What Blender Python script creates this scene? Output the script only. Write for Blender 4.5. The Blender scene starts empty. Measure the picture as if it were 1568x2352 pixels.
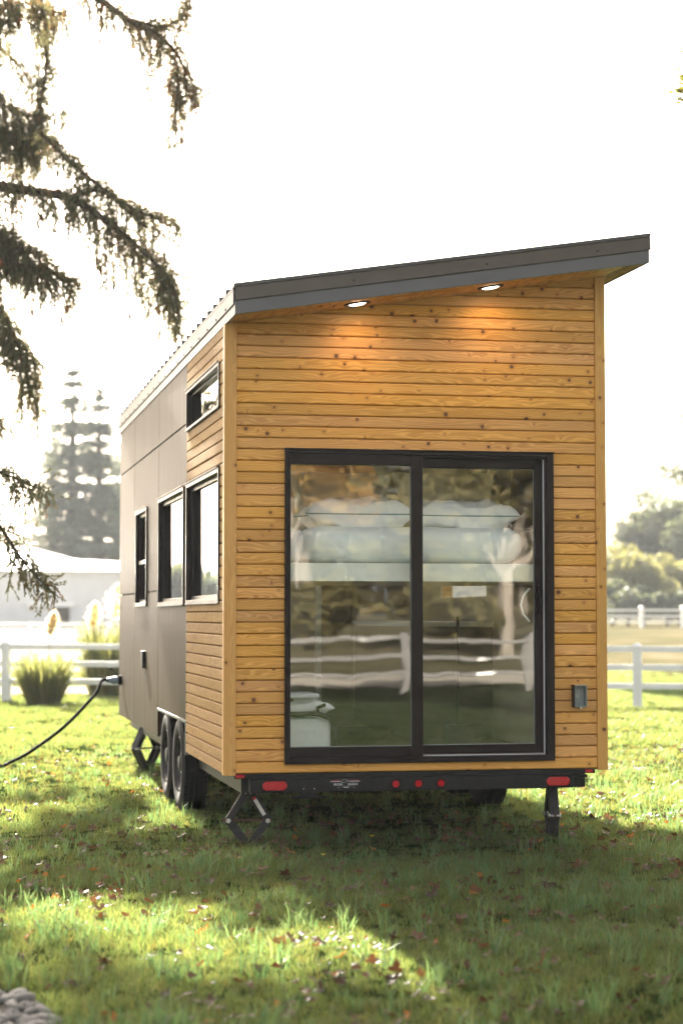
import bpy, bmesh, math, random
import numpy as np
from mathutils import Vector, Matrix, Euler
random.seed(7); rng = np.random.default_rng(7)
R = math.radians
SC = bpy.context.scene
COL = SC.collection

# ------------------------------------------------------------------ camera
CX, CY, CZ, YAW, PIT = -1.7485, -12.5549, 1.5, 0.19718, 0.051736
cam = bpy.data.cameras.new('camera'); co = bpy.data.objects.new('camera', cam); COL.objects.link(co)
co.location = (CX, CY, CZ); co.rotation_euler = (math.pi/2 + PIT, 0, -YAW)
cam.sensor_fit = 'VERTICAL'; cam.sensor_height = 36; cam.sensor_width = 24; cam.lens = 69.34
cam.clip_start = .1; cam.clip_end = 2000
cam.dof.use_dof = True; cam.dof.focus_distance = 12.7; cam.dof.aperture_fstop = 2.0; cam.dof.aperture_blades = 0
SC.camera = co

# ------------------------------------------------------------------ light
SUN_EL, SUN_AZ = R(27), R(-3.2)           # azimuth measured from +Y towards +X
world = bpy.data.worlds.new("World"); SC.world = world; world.use_nodes = True
wn = world.node_tree.nodes; wl = world.node_tree.links; wn.clear()
sky = wn.new('ShaderNodeTexSky'); sky.sky_type = 'NISHITA'; sky.sun_disc = False
sky.sun_elevation = SUN_EL; sky.sun_rotation = SUN_AZ; sky.dust_density = 4.0; sky.air_density = 1.0; sky.ozone_density = 1.0
bg = wn.new('ShaderNodeBackground'); bg.inputs[1].default_value = 0.062
wo = wn.new('ShaderNodeOutputWorld'); hsv = wn.new('ShaderNodeHueSaturation'); hsv.inputs['Saturation'].default_value = .45; wl.new(sky.outputs[0], hsv.inputs['Color'])
wt_ = wn.new('ShaderNodeMixRGB'); wt_.blend_type = 'MULTIPLY'; wt_.inputs[0].default_value = 1; wt_.inputs[2].default_value = (1.08, 1.0, .90, 1); wl.new(hsv.outputs[0], wt_.inputs[1]); wl.new(wt_.outputs[0], bg.inputs[0]); wl.new(bg.outputs[0], wo.inputs[0])
sl = bpy.data.lights.new('sun', 'SUN'); so = bpy.data.objects.new('sun', sl); COL.objects.link(so)
sl.energy = 5.0; sl.angle = R(0.5); sl.color = (1, .93, .80)
sd = Vector((math.sin(SUN_AZ)*math.cos(SUN_EL), math.cos(SUN_AZ)*math.cos(SUN_EL), math.sin(SUN_EL)))
so.rotation_euler = sd.to_track_quat('Z', 'Y').to_euler(); so.location = (-3, 20, 25)
SC.view_settings.view_transform = 'Standard'; SC.view_settings.look = 'None'
SC.view_settings.exposure = 3.0; SC.view_settings.gamma = 1; SC.view_settings.use_curve_mapping = False
SC.render.engine = 'CYCLES'
SC.cycles.max_bounces = 10; SC.cycles.transparent_max_bounces = 24; SC.cycles.volume_bounces = 0

# ------------------------------------------------------------------ helpers
def at(px, py, y):
    """world point where the sight line through a photo point meets the plane y"""
    f = 4530.2; a = (px-784)/f; b = -(py-1176)/f
    s, c = math.sin(YAW), math.cos(YAW); sp, cp = math.sin(PIT), math.cos(PIT)
    fw = cp-b*sp; u = sp+b*cp
    d = Vector((a*c+fw*s, -a*s+fw*c, u)); t = (y-CY)/d.y
    return Vector((CX, CY, CZ))+d*t
def smooth01(t): t = np.clip(t, 0, 1); return t*t*(3-2*t)
def gz(x, y):
    x = np.asarray(x, float); y = np.asarray(y, float)
    far = .8*smooth01((y-30)/70) + .8*smooth01((-y-30)/60)
    w = np.clip((24-np.abs(y))/6, 0, 1)
    bump = .016*np.sin(x*1.7+y*.9)*np.sin(y*1.3-x*.6) + .008*np.sin(x*4.1-y*2.2)
    return far + w*bump*.8
def link(o, parent=None):
    COL.objects.link(o)
    if parent is not None: o.parent = parent
    return o
def mat_list(o, m):
    for q in (m if isinstance(m, (list, tuple)) else [m]): o.data.materials.append(q)
def mesh(name, verts, faces, m, parent=None, smooth=False):
    me = bpy.data.meshes.new(name); me.from_pydata([tuple(v) for v in verts], [], faces); me.update()
    o = bpy.data.objects.new(name, me); mat_list(o, m)
    if smooth: me.polygons.foreach_set('use_smooth', [True]*len(me.polygons))
    return link(o, parent)
def tag(o, label=None, cat=None, group=None, kind=None):
    if label: o['label'] = label
    if cat: o['category'] = cat
    if group: o['group'] = group
    if kind: o['kind'] = kind
    return o
def empty(name, loc, label, cat, group=None, rz=0):
    o = bpy.data.objects.new(name, None); COL.objects.link(o); o.location = loc; o.rotation_euler = (0, 0, rz)
    o.empty_display_size = .1
    return tag(o, label, cat, group)
class MB:
    def __init__(s): s.v = []; s.f = []; s.mi = []; s.cur = 0
    def add(s, vs, fs):
        n = len(s.v); s.v += [tuple(v) for v in vs]; s.f += [tuple(i+n for i in f) for f in fs]; s.mi += [s.cur]*len(fs); return s
    def box(s, x0, x1, y0, y1, z0, z1):
        if x0 > x1: x0, x1 = x1, x0
        if y0 > y1: y0, y1 = y1, y0
        if z0 > z1: z0, z1 = z1, z0
        return s.add([(x0,y0,z0),(x1,y0,z0),(x1,y1,z0),(x0,y1,z0),(x0,y0,z1),(x1,y0,z1),(x1,y1,z1),(x0,y1,z1)],
                     [(0,3,2,1),(4,5,6,7),(0,1,5,4),(1,2,6,5),(2,3,7,6),(3,0,4,7)])
    def hexa(s, p):  # 8 points bottom quad, top quad
        return s.add(p, [(0,3,2,1),(4,5,6,7),(0,1,5,4),(1,2,6,5),(2,3,7,6),(3,0,4,7)])
    def tube(s, pts, r, n=8, cap=True):
        pts = [Vector(p) for p in pts]; rs = r if isinstance(r, (list, tuple)) else [r]*len(pts)
        rings = []; prev = None
        for i, p in enumerate(pts):
            t = (pts[min(i+1, len(pts)-1)]-pts[max(i-1, 0)]).normalized()
            if prev is None:
                a = Vector((0,0,1)) if abs(t.z) < .9 else Vector((1,0,0))
                u = t.cross(a).normalized()
            else:
                u = (prev-t*prev.dot(t)).normalized()
            prev = u; w = t.cross(u)
            rings.append([p+(u*math.cos(k*2*math.pi/n)+w*math.sin(k*2*math.pi/n))*rs[i] for k in range(n)])
        vs = [v for rg in rings for v in rg]; fs = []
        for i in range(len(pts)-1):
            for k in range(n):
                a = i*n+k; b = i*n+(k+1) % n; fs.append((a, b, b+n, a+n))
        if cap: fs.append(tuple(range(n-1, -1, -1))); fs.append(tuple((len(pts)-1)*n+k for k in range(n)))
        return s.add(vs, fs)
    def lathe(s, prof, n=32, c=(0,0,0), axis='x'):
        vs = []; fs = []
        for a, r in prof:
            for k in range(n):
                t = k*2*math.pi/n
                if axis == 'x': vs.append((c[0]+a, c[1]+r*math.cos(t), c[2]+r*math.sin(t)))
                elif axis == 'y': vs.append((c[0]+r*math.sin(t), c[1]+a, c[2]+r*math.cos(t)))
                else: vs.append((c[0]+r*math.cos(t), c[1]+r*math.sin(t), c[2]+a))
        for i in range(len(prof)-1):
            for k in range(n):
                a = i*n+k; b = i*n+(k+1) % n; fs.append((a, b, b+n, a+n))
        return s.add(vs, fs)
    def build(s, name, m, parent=None, smooth=False, bevel=0, loc=None, rot=None):
        me = bpy.data.meshes.new(name); me.from_pydata(s.v, [], s.f); me.update()
        if any(s.mi): me.polygons.foreach_set('material_index', s.mi)
        if bevel:
            bm = bmesh.new(); bm.from_mesh(me)
            es = [e for e in bm.edges if e.is_manifold and e.calc_face_angle(0) > .6]
            bmesh.ops.bevel(bm, geom=es, offset=bevel, segments=2, profile=.5, affect='EDGES'); bm.to_mesh(me); bm.free()
        bm = bmesh.new(); bm.from_mesh(me); bmesh.ops.recalc_face_normals(bm, faces=bm.faces); bm.to_mesh(me); bm.free()
        if smooth:
            me.polygons.foreach_set('use_smooth', [True]*len(me.polygons))
            try: me.set_sharp_from_angle(angle=R(38))
            except Exception: pass
        o = bpy.data.objects.new(name, me); mat_list(o, m); link(o, parent)
        if loc: o.location = loc
        if rot: o.rotation_euler = rot
        return o
def sbox(name, b, m, parent, bevel=.004, **k): return MB().box(*b).build(name, m, parent, bevel=bevel, **k)
def clone(o, parent=None, **kw):
    c = o.copy(); COL.objects.link(c)
    if parent is not None: c.parent = parent
    for k, v in kw.items(): setattr(c, k, v)
    return c
def copy_tree(o, parent=None):
    c = o.copy(); COL.objects.link(c); c.parent = parent
    for ch in list(o.children): copy_tree(ch, c)
    return c

# ------------------------------------------------------------------ materials
def newmat(name):
    m = bpy.data.materials.new(name); m.use_nodes = True
    nt = m.node_tree; return m, nt, nt.nodes['Principled BSDF'], nt.nodes['Material Output']
def N(nt, t, **kw):
    n = nt.nodes.new(t)
    for k, v in kw.items():
        if k[0] == 'i' and k[1:].isdigit(): n.inputs[int(k[1:])].default_value = v
        else: setattr(n, k, v)
    return n
def ramp(nt, src, stops):
    r = N(nt, 'ShaderNodeValToRGB'); e = r.color_ramp.elements
    while len(e) < len(stops): e.new(.5)
    for q, (p, c) in zip(e, stops): q.position = p; q.color = (*c, 1) if len(c) == 3 else c
    nt.links.new(src, r.inputs[0]); return r
def simple(name, col, rough=.5, metal=0, var=.15, scale=8, bump=0, bscale=60, spec=.5, coat=0, stretch=(1,1,1), dirt=None, ior=None):
    m, nt, b, out = newmat(name); L = nt.links.new
    b.inputs['Roughness'].default_value = rough; b.inputs['Metallic'].default_value = metal
    b.inputs['Specular IOR Level'].default_value = spec
    if ior: b.inputs['IOR'].default_value = ior
    if coat: b.inputs['Coat Weight'].default_value = coat
    tc = N(nt, 'ShaderNodeTexCoord'); mp = N(nt, 'ShaderNodeMapping'); mp.inputs['Scale'].default_value = stretch
    L(tc.outputs['Object'], mp.inputs[0])
    no = N(nt, 'ShaderNodeTexNoise'); no.inputs['Scale'].default_value = scale; no.inputs['Detail'].default_value = 6
    L(mp.outputs[0], no.inputs['Vector'])
    lo = [c*(1-var) for c in col]; hi = [min(1, c*(1+var)) for c in col]
    r = ramp(nt, no.outputs[0], [(.3, lo), (.7, hi)])
    L(r.outputs[0], b.inputs['Base Color'])
    if dirt:
        n3 = N(nt, 'ShaderNodeTexNoise'); n3.inputs['Scale'].default_value = dirt[1]; n3.inputs['Detail'].default_value = 8
        L(mp.outputs[0], n3.inputs['Vector'])
        r3 = ramp(nt, n3.outputs[0], [(dirt[2], (0,0,0)), (dirt[2]+.08, (1,1,1))])
        mx = N(nt, 'ShaderNodeMixRGB'); L(r3.outputs[0], mx.inputs[0]); L(r.outputs[0], mx.inputs[1]); mx.inputs[2].default_value = (*dirt[0], 1)
        L(mx.outputs[0], b.inputs['Base Color'])
    if bump:
        n2 = N(nt, 'ShaderNodeTexNoise'); n2.inputs['Scale'].default_value = bscale; n2.inputs['Detail'].default_value = 5
        L(mp.outputs[0], n2.inputs['Vector'])
        bp = N(nt, 'ShaderNodeBump'); bp.inputs['Strength'].default_value = bump; bp.inputs['Distance'].default_value = .01
        L(n2.outputs[0], bp.inputs['Height']); L(bp.outputs[0], b.inputs['Normal'])
    return m
def wood(name, axis='x', base=(.63,.330,.088), knots=True, rough=.5, var=.26, spec=.4):
    """clear-coated knotty softwood; the grain runs along `axis`, every board differs"""
    m, nt, b, out = newmat(name); L = nt.links.new
    tc = N(nt, 'ShaderNodeTexCoord'); oi = N(nt, 'ShaderNodeObjectInfo')
    sp = N(nt, 'ShaderNodeSeparateXYZ'); L(tc.outputs['Object'], sp.inputs[0])
    along, across, third = {'x': (0,2,1), 'y': (1,2,0), 'z': (2,0,1)}[axis]
    def M(op, a, bb=None, c=None):
        n = N(nt, 'ShaderNodeMath', operation=op)
        for i, v in enumerate((a, bb, c)):
            if v is None: continue
            if isinstance(v, (int, float)): n.inputs[i].default_value = v
            else: L(v, n.inputs[i])
        return n.outputs[0]
    off = M('MULTIPLY', oi.outputs['Random'], 137.0)
    u = M('ADD', sp.outputs[along], off)
    v = M('ADD', sp.outputs[across], M('MULTIPLY', oi.outputs['Random'], 53.7))
    def V(x, y, z=0.0):
        c = N(nt, 'ShaderNodeCombineXYZ')
        for i, q in enumerate((x, y, z)):
            if isinstance(q, (int, float)): c.inputs[i].default_value = q
            else: L(q, c.inputs[i])
        return c.outputs[0]
    vo = N(nt, 'ShaderNodeTexVoronoi'); vo.voronoi_dimensions = '2D'; vo.inputs['Scale'].default_value = 7.2
    L(V(u, v), vo.inputs['Vector'])
    sc = N(nt, 'ShaderNodeSeparateColor'); L(vo.outputs['Color'], sc.inputs[0])
    dist = M('MULTIPLY', vo.outputs['Distance'], 1/7.2)
    warp = M('MULTIPLY', M('POWER', 2.718, M('MULTIPLY', dist, -38)), .018)
    n1 = N(nt, 'ShaderNodeTexNoise'); n1.inputs['Scale'].default_value = 1; n1.inputs['Detail'].default_value = 2
    L(V(M('MULTIPLY', u, 1.6), M('MULTIPLY', v, 11)), n1.inputs['Vector'])
    rv = M('ADD', M('ADD', M('MULTIPLY', v, 1.0), M('MULTIPLY', n1.outputs[0], .16)), warp)
    rings = M('SINE', M('MULTIPLY', rv, 400))
    rings = M('MULTIPLY_ADD', rings, .5, .5)
    n2 = N(nt, 'ShaderNodeTexNoise'); n2.inputs['Scale'].default_value = 1; n2.inputs['Detail'].default_value = 5
    L(V(M('MULTIPLY', u, 7), M('MULTIPLY', v, 260)), n2.inputs['Vector'])
    n3 = N(nt, 'ShaderNodeTexNoise'); n3.inputs['Scale'].default_value = 1; n3.inputs['Detail'].default_value = 3
    L(V(M('MULTIPLY', u, 2.2), M('MULTIPLY', v, 16)), n3.inputs['Vector'])
    g = M('ADD', M('MULTIPLY', M('POWER', rings, 2.5), .42), M('ADD', M('MULTIPLY', n2.outputs[0], .40), M('MULTIPLY', n3.outputs[0], .55)))
    dk = [c*f for c, f in zip(base, (1-var*.9, 1-var*1.25, 1-var*1.6))]; lt = [c*f for c, f in zip(base, (1+var*.75, 1+var*.95, 1+var*1.3))]
    r = ramp(nt, g, [(.32, dk), (.60, base), (.95, lt)])
    hs = N(nt, 'ShaderNodeHueSaturation'); L(r.outputs[0], hs.inputs['Color'])
    L(M('MULTIPLY_ADD', oi.outputs['Random'], .27, .88), hs.inputs['Value'])
    rnd2 = M('FRACT', M('MULTIPLY', oi.outputs['Random'], 17.31))
    L(M('MULTIPLY_ADD', rnd2, .10, .97), hs.inputs['Saturation']); L(M('MULTIPLY_ADD', rnd2, .006, .4955), hs.inputs['Hue'])
    col = hs.outputs[0]
    if knots:
        rad = M('MULTIPLY', M('POWER', sc.outputs[0], 2.6), .0135)
        k = M('SUBTRACT', rad, dist); kf = N(nt, 'ShaderNodeMapRange'); L(k, kf.inputs[0])
        kf.inputs[1].default_value = -.0035; kf.inputs[2].default_value = .0025
        k2 = N(nt, 'ShaderNodeMapRange'); L(k, k2.inputs[0]); k2.inputs[1].default_value = -.022; k2.inputs[2].default_value = -.002; k2.inputs[4].default_value = .35
        gate = M('GREATER_THAN', sc.outputs[0], .42)
        mx0 = N(nt, 'ShaderNodeMixRGB', blend_type='MULTIPLY'); L(M('MULTIPLY', k2.outputs[0], gate), mx0.inputs[0]); L(col, mx0.inputs[1]); mx0.inputs[2].default_value = (.62,.42,.28,1)
        mx = N(nt, 'ShaderNodeMixRGB'); L(M('MULTIPLY', M('MULTIPLY', kf.outputs[0], gate), .92), mx.inputs[0]); L(mx0.outputs[0], mx.inputs[1]); mx.inputs[2].default_value = (.075,.028,.012,1)
        col = mx.outputs[0]
    L(col, b.inputs['Base Color']); b.inputs['Specular IOR Level'].default_value = spec
    L(M('MULTIPLY_ADD', n2.outputs[0], .2, rough-.1), b.inputs['Roughness'])
    bp = N(nt, 'ShaderNodeBump'); bp.inputs['Strength'].default_value = .25; bp.inputs['Distance'].default_value = .002
    L(g, bp.inputs['Height']); L(bp.outputs[0], b.inputs['Normal'])
    return m
def foliage(name, c1, c2, trans=.45, rough=.55, rnd=True, tcol=None, spec=.3):
    m, nt, b, out = newmat(name); L = nt.links.new
    oi = N(nt, 'ShaderNodeObjectInfo'); geo = N(nt, 'ShaderNodeNewGeometry')
    ad = N(nt, 'ShaderNodeMath', operation='ADD'); L(oi.outputs['Random'], ad.inputs[0]); L(geo.outputs['Random Per Island'], ad.inputs[1])
    fr = N(nt, 'ShaderNodeMath', operation='FRACT'); L(ad.outputs[0], fr.inputs[0])
    r = ramp(nt, fr.outputs[0], [(0, c1), (1, c2)])
    L(r.outputs[0], b.inputs['Base Color']); b.inputs['Roughness'].default_value = rough; b.inputs['Specular IOR Level'].default_value = spec
    tr = N(nt, 'ShaderNodeBsdfTranslucent')
    hs = N(nt, 'ShaderNodeMixRGB', blend_type='MULTIPLY'); hs.inputs[0].default_value = 1; L(r.outputs[0], hs.inputs[1]); hs.inputs[2].default_value = (*(tcol or (2.0, 1.9, .9)), 1)
    L(hs.outputs[0], tr.inputs[0])
    mx = N(nt, 'ShaderNodeMixShader'); mx.inputs[0].default_value = trans; L(b.outputs[0], mx.inputs[1]); L(tr.outputs[0], mx.inputs[2])
    L(mx.outputs[0], out.inputs[0]); return m
def glassmat(name, ior=1.75, wave=.0, tint=(.86,.9,.86), sc=(1,1,1)):
    m, nt, b, out = newmat(name); L = nt.links.new; nt.nodes.remove(b)
    tr = N(nt, 'ShaderNodeBsdfTransparent'); tr.inputs[0].default_value = (*tint, 1)
    gl = N(nt, 'ShaderNodeBsdfGlossy'); gl.inputs['Roughness'].default_value = .0; gl.inputs[0].default_value = (1,1,1,1)
    geo = N(nt, 'ShaderNodeNewGeometry'); dp = N(nt, 'ShaderNodeVectorMath', operation='DOT_PRODUCT'); L(geo.outputs['Incoming'], dp.inputs[0]); L(geo.outputs['Normal'], dp.inputs[1])
    ab = N(nt, 'ShaderNodeMath', operation='ABSOLUTE'); L(dp.outputs['Value'], ab.inputs[0])
    om = N(nt, 'ShaderNodeMath', operation='SUBTRACT'); om.inputs[0].default_value = 1; L(ab.outputs[0], om.inputs[1])
    pw = N(nt, 'ShaderNodeMath', operation='POWER'); L(om.outputs[0], pw.inputs[0]); pw.inputs[1].default_value = 5
    fr = N(nt, 'ShaderNodeMath', operation='MULTIPLY_ADD'); L(pw.outputs[0], fr.inputs[0]); fr.inputs[1].default_value = 1-ior; fr.inputs[2].default_value = ior
    mx = N(nt, 'ShaderNodeMixShader'); L(fr.outputs[0], mx.inputs[0]); L(tr.outputs[0], mx.inputs[1]); L(gl.outputs[0], mx.inputs[2]); L(mx.outputs[0], out.inputs[0])
    tc = N(nt, 'ShaderNodeTexCoord'); mp = N(nt, 'ShaderNodeMapping'); mp.inputs['Scale'].default_value = sc; L(tc.outputs['Object'], mp.inputs[0])
    no = N(nt, 'ShaderNodeTexNoise'); no.inputs['Scale'].default_value = 2.2; no.inputs['Detail'].default_value = 1.5; L(mp.outputs[0], no.inputs['Vector'])
    bp = N(nt, 'ShaderNodeBump'); bp.inputs['Strength'].default_value = 1; bp.inputs['Distance'].default_value = wave
    L(no.outputs[0], bp.inputs['Height']); L(bp.outputs[0], gl.inputs['Normal'])
    return m

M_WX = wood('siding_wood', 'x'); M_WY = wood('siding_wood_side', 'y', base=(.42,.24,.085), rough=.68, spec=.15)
M_WZ = wood('post_wood', 'z', base=(.55,.30,.095), var=.13, rough=.5)
M_SOF = wood('soffit_wood', 'x', base=(.64,.36,.11), knots=True)
M_PANEL = simple('dark_panel', (.048,.030,.017), ior=1.18, rough=.50, var=.5, scale=3, stretch=(1,5,.25), bump=.10, bscale=9, spec=.24)
M_DARK = simple('bronze_aluminium', (.012,.0082,.0078), rough=.36, spec=.4, ior=1.3, var=.08, scale=3, bump=.02, bscale=40)
M_BLACK = simple('black_steel', (.009,.0085,.0085), rough=.5, spec=.25, var=.3, scale=20, bump=.12, bscale=120, dirt=((.07,.065,.06), 90, .63))
M_JACK = simple('jack_steel', (.030,.028,.027), rough=.55, spec=.25, var=.3, scale=25, bump=.1, bscale=80, dirt=((.09,.07,.055), 30, .66))
M_ROOF = simple('roof_steel', (.055,.052,.056), rough=.42, metal=0, var=.07, scale=4, bump=.05, bscale=6)
M_FASC = simple('fascia_steel', (.095,.094,.104), rough=.45, var=.06, scale=3, bump=.05, bscale=5)
M_RAKE = simple('rake_steel', (.070,.056,.045), rough=.38, var=.08, scale=3, bump=.1, bscale=4)
M_DRIP = simple('drip_edge_steel', (.13,.135,.14), rough=.5, metal=.2, var=.08, scale=4, bump=.15, bscale=5)
M_RUBBER = simple('tyre_rubber', (.010,.0095,.009), rough=.8, var=.25, scale=30, bump=.2, bscale=150, spec=.25, dirt=((.03,.027,.022), 12, .62))
M_RIM = simple('wheel_rim', (.30,.30,.31), rough=.35, metal=.7, var=.1, scale=10)
M_SHEATH = simple('sheathing', (.035,.024,.016), rough=.9)
M_INT = simple('interior_wall', (.42,.37,.29), rough=.7, var=.06, scale=2)
M_INTD = simple('interior_dark', (.055,.045,.035), rough=.6, var=.2, scale=3)
M_WHITE = simple('white_paint', (.80,.83,.77), rough=.5, var=.03, scale=3)
M_FLOOR = wood('interior_floor', 'y', base=(.16,.095,.05), knots=False)
M_FENCE = simple('fence_paint', (.82,.815,.80), rough=.5, var=.05, scale=3, bump=.05)
M_LINEN = simple('white_linen', (.88,.89,.90), rough=.85, var=.03, scale=5, bump=.25, bscale=9)
M_BEIGE = simple('beige_linen', (.68,.62,.48), rough=.9, var=.08, scale=6, bump=.3, bscale=14)
M_MATT = simple('mattress_cover', (.85,.89,.86), rough=.8, var=.03, scale=3, bump=.3, bscale=6)
M_PIPE = simple('teal_piping', (.12,.26,.27), rough=.7)
M_CORD = simple('cord_rubber', (.006,.0065,.007), rough=.7, spec=.1, ior=1.15, var=.1)
M_PLUG = simple('grey_plug', (.24,.30,.38), rough=.4, var=.1)
M_GREYBOX = simple('grey_plastic', (.20,.235,.225), rough=.35, var=.08, scale=9)
M_ZINC = simple('zinc', (.55,.54,.5), rough=.35, metal=.9, var=.1)
M_STICK = simple('white_sticker', (.62,.60,.56), rough=.5, var=.12, scale=40)
M_STKR = simple('red_sticker', (.55,.03,.025), rough=.4)
M_PRW = simple('decal_white', (.70,.70,.70), rough=.5, var=.02)
M_PRR = simple('decal_red', (.42,.012,.025), rough=.5, var=.02)
M_PRB = simple('decal_navy', (.045,.05,.09), rough=.5, var=.02)
M_GASKET = simple('pale_weatherstrip', (.62,.63,.64), rough=.4, var=.03)
def redlens():
    m, nt, b, out = newmat('red_lens'); L = nt.links.new
    tc = N(nt, 'ShaderNodeTexCoord'); vo = N(nt, 'ShaderNodeTexVoronoi'); vo.inputs['Scale'].default_value = 95; L(tc.outputs['Object'], vo.inputs[0])
    r = ramp(nt, vo.outputs['Distance'], [(0, (.62,.012,.03)), (.7, (.33,.004,.015))]); L(r.outputs[0], b.inputs['Base Color'])
    b.inputs['Roughness'].default_value = .12; b.inputs['Coat Weight'].default_value = .5
    bp = N(nt, 'ShaderNodeBump'); bp.inputs['Strength'].default_value = .5; bp.inputs['Distance'].default_value = .003; L(vo.outputs['Distance'], bp.inputs['Height']); L(bp.outputs[0], b.inputs['Normal'])
    return m
M_RED = redlens()
M_GLASS = glassmat('door_glass', ior=.16, wave=.0014, tint=(.98,1,.985), sc=(1.2,1,.55))
M_GLASS2 = glassmat('side_glass', ior=.12, wave=.0010, tint=(.8,.84,.8), sc=(1,1,.5))
def emis(name, col, s):
    m, nt, b, out = newmat(name); b.inputs['Base Color'].default_value = (.8,.8,.8,1)
    b.inputs['Emission Color'].default_value = (*col, 1); b.inputs['Emission Strength'].default_value = s; return m
M_LAMP = emis('lamp_diffuser', (1, .80, .58), 3.2)
M_GRASS = foliage('grass_blade', (.008,.022,.005), (.021,.034,.010), trans=.45, rough=.40, tcol=(15.5,9.8,8.8), spec=.5)
M_GRASSL = foliage('long_grass_blade', (.020,.052,.022), (.045,.075,.030), trans=.45, rough=.4, tcol=(6.6,5.4,4.2), spec=.5)
M_DRY = foliage('dry_blade', (.085,.075,.035), (.18,.16,.08), trans=.5)
M_LEAF = foliage('fallen_leaf', (.045,.026,.014), (.15,.09,.05), trans=.2, rough=.5, tcol=(1.8,1.2,.8))
M_LEAFO = foliage('orange_leaf', (.24,.075,.015), (.32,.14,.03), trans=.3, rough=.5, tcol=(2,1.4,.8))
M_NEEDLE = foliage('spruce_needles', (.095,.115,.080), (.21,.20,.125), trans=.5, rough=.6, tcol=(2.1,1.9,1.4))  # base lightened: the flare veil over the branches is in this colour
M_NEEDLEB = foliage('brown_needles', (.16,.12,.075), (.28,.20,.12), trans=.45, rough=.6, tcol=(2.0,1.7,1.2))
M_CONE = simple('spruce_cone', (.22,.085,.035), rough=.7, var=.3, scale=60)
M_BARK = simple('bark', (.075,.055,.042), rough=.9, var=.4, scale=9, bump=.8, bscale=25, stretch=(1,1,.3))
M_BARKP = simple('pale_bark', (.22,.19,.155), rough=.9, var=.3, scale=6, bump=.8, bscale=25, stretch=(1,1,.3))
M_FAR = foliage('far_conifer', (.085,.11,.112), (.14,.16,.15), trans=.4, tcol=(2,1.9,1.2))  # paler and bluer than real needles: part of the haze is painted in
M_FARD = foliage('dark_broadleaf', (.065,.082,.075), (.10,.115,.10), trans=.35)  # leaf colour lightened to carry some of the distance haze
M_FARY = foliage('yellowing_broadleaf', (.12,.128,.08), (.19,.185,.12), trans=.45)  # yellow-green leaves, greyed so the colour holds some haze
M_AUT = foliage('autumn_leaves', (.16,.085,.022), (.34,.22,.055), trans=.45, tcol=(1.7,1.4,.8))
M_AUT2 = foliage('olive_leaves', (.075,.075,.028), (.17,.14,.05), trans=.45, tcol=(1.7,1.4,.8))
M_RUST = foliage('rust_red_leaves', (.22,.065,.03), (.30,.12,.05), trans=.4, tcol=(1.7,1.2,.9))
M_OAK = foliage('oak_leaves', (.09,.10,.025), (.20,.14,.045), trans=.35, tcol=(1.3,1.2,.7))
M_PLUME = foliage('pampas_plume', (.66,.58,.42), (.80,.73,.58), trans=.75, tcol=(1.3,1.28,1.2))
M_BARN = simple('barn_siding', (.70,.70,.71), rough=.5, var=.04, scale=2)
M_BARNR = simple('barn_roof', (.75,.76,.77), rough=.35, metal=.0, var=.05, scale=2)
M_STONE = simple('river_stone', (.19,.175,.155), rough=.8, var=.5, scale=12, bump=.3, bscale=60)
M_SAND = simple('sand', (.34,.31,.26), rough=1, spec=0, ior=1.02, var=.12, scale=.8, bump=.4, bscale=20)
M_TWINE = simple('jute', (.25,.16,.08), rough=.9)
M_PETAL = simple('yellow_petal', (.75,.52,.02), rough=.5, var=.05)

def groundmat():
    m, nt, b, out = newmat('ground_soil'); L = nt.links.new
    tc = N(nt, 'ShaderNodeTexCoord'); sp = N(nt, 'ShaderNodeSeparateXYZ'); L(tc.outputs['Object'], sp.inputs[0])
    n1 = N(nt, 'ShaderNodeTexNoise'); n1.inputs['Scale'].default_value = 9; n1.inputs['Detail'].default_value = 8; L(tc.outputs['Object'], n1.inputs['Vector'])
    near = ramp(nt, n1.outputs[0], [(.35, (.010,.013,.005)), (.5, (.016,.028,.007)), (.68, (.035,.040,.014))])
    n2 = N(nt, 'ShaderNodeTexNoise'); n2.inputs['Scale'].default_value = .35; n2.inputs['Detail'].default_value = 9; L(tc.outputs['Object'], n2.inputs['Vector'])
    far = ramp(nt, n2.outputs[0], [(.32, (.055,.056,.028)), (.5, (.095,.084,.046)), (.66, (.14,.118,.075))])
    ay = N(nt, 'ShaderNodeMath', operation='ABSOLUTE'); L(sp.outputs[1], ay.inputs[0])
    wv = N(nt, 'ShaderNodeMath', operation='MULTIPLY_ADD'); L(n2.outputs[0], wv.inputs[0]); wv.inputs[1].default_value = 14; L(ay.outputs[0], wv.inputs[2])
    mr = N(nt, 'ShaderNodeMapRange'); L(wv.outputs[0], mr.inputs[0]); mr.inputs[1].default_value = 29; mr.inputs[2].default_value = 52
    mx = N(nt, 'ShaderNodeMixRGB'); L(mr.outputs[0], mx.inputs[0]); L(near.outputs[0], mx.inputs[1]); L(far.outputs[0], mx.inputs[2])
    L(mx.outputs[0], b.inputs['Base Color']); b.inputs['Roughness'].default_value = 1; b.inputs['Specular IOR Level'].default_value = 0; b.inputs['IOR'].default_value = 1.02
    bp = N(nt, 'ShaderNodeBump'); bp.inputs['Strength'].default_value = .6; bp.inputs['Distance'].default_value = .03; L(n1.outputs[0], bp.inputs['Height']); L(bp.outputs[0], b.inputs['Normal'])
    return m
M_GROUND = groundmat()

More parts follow.
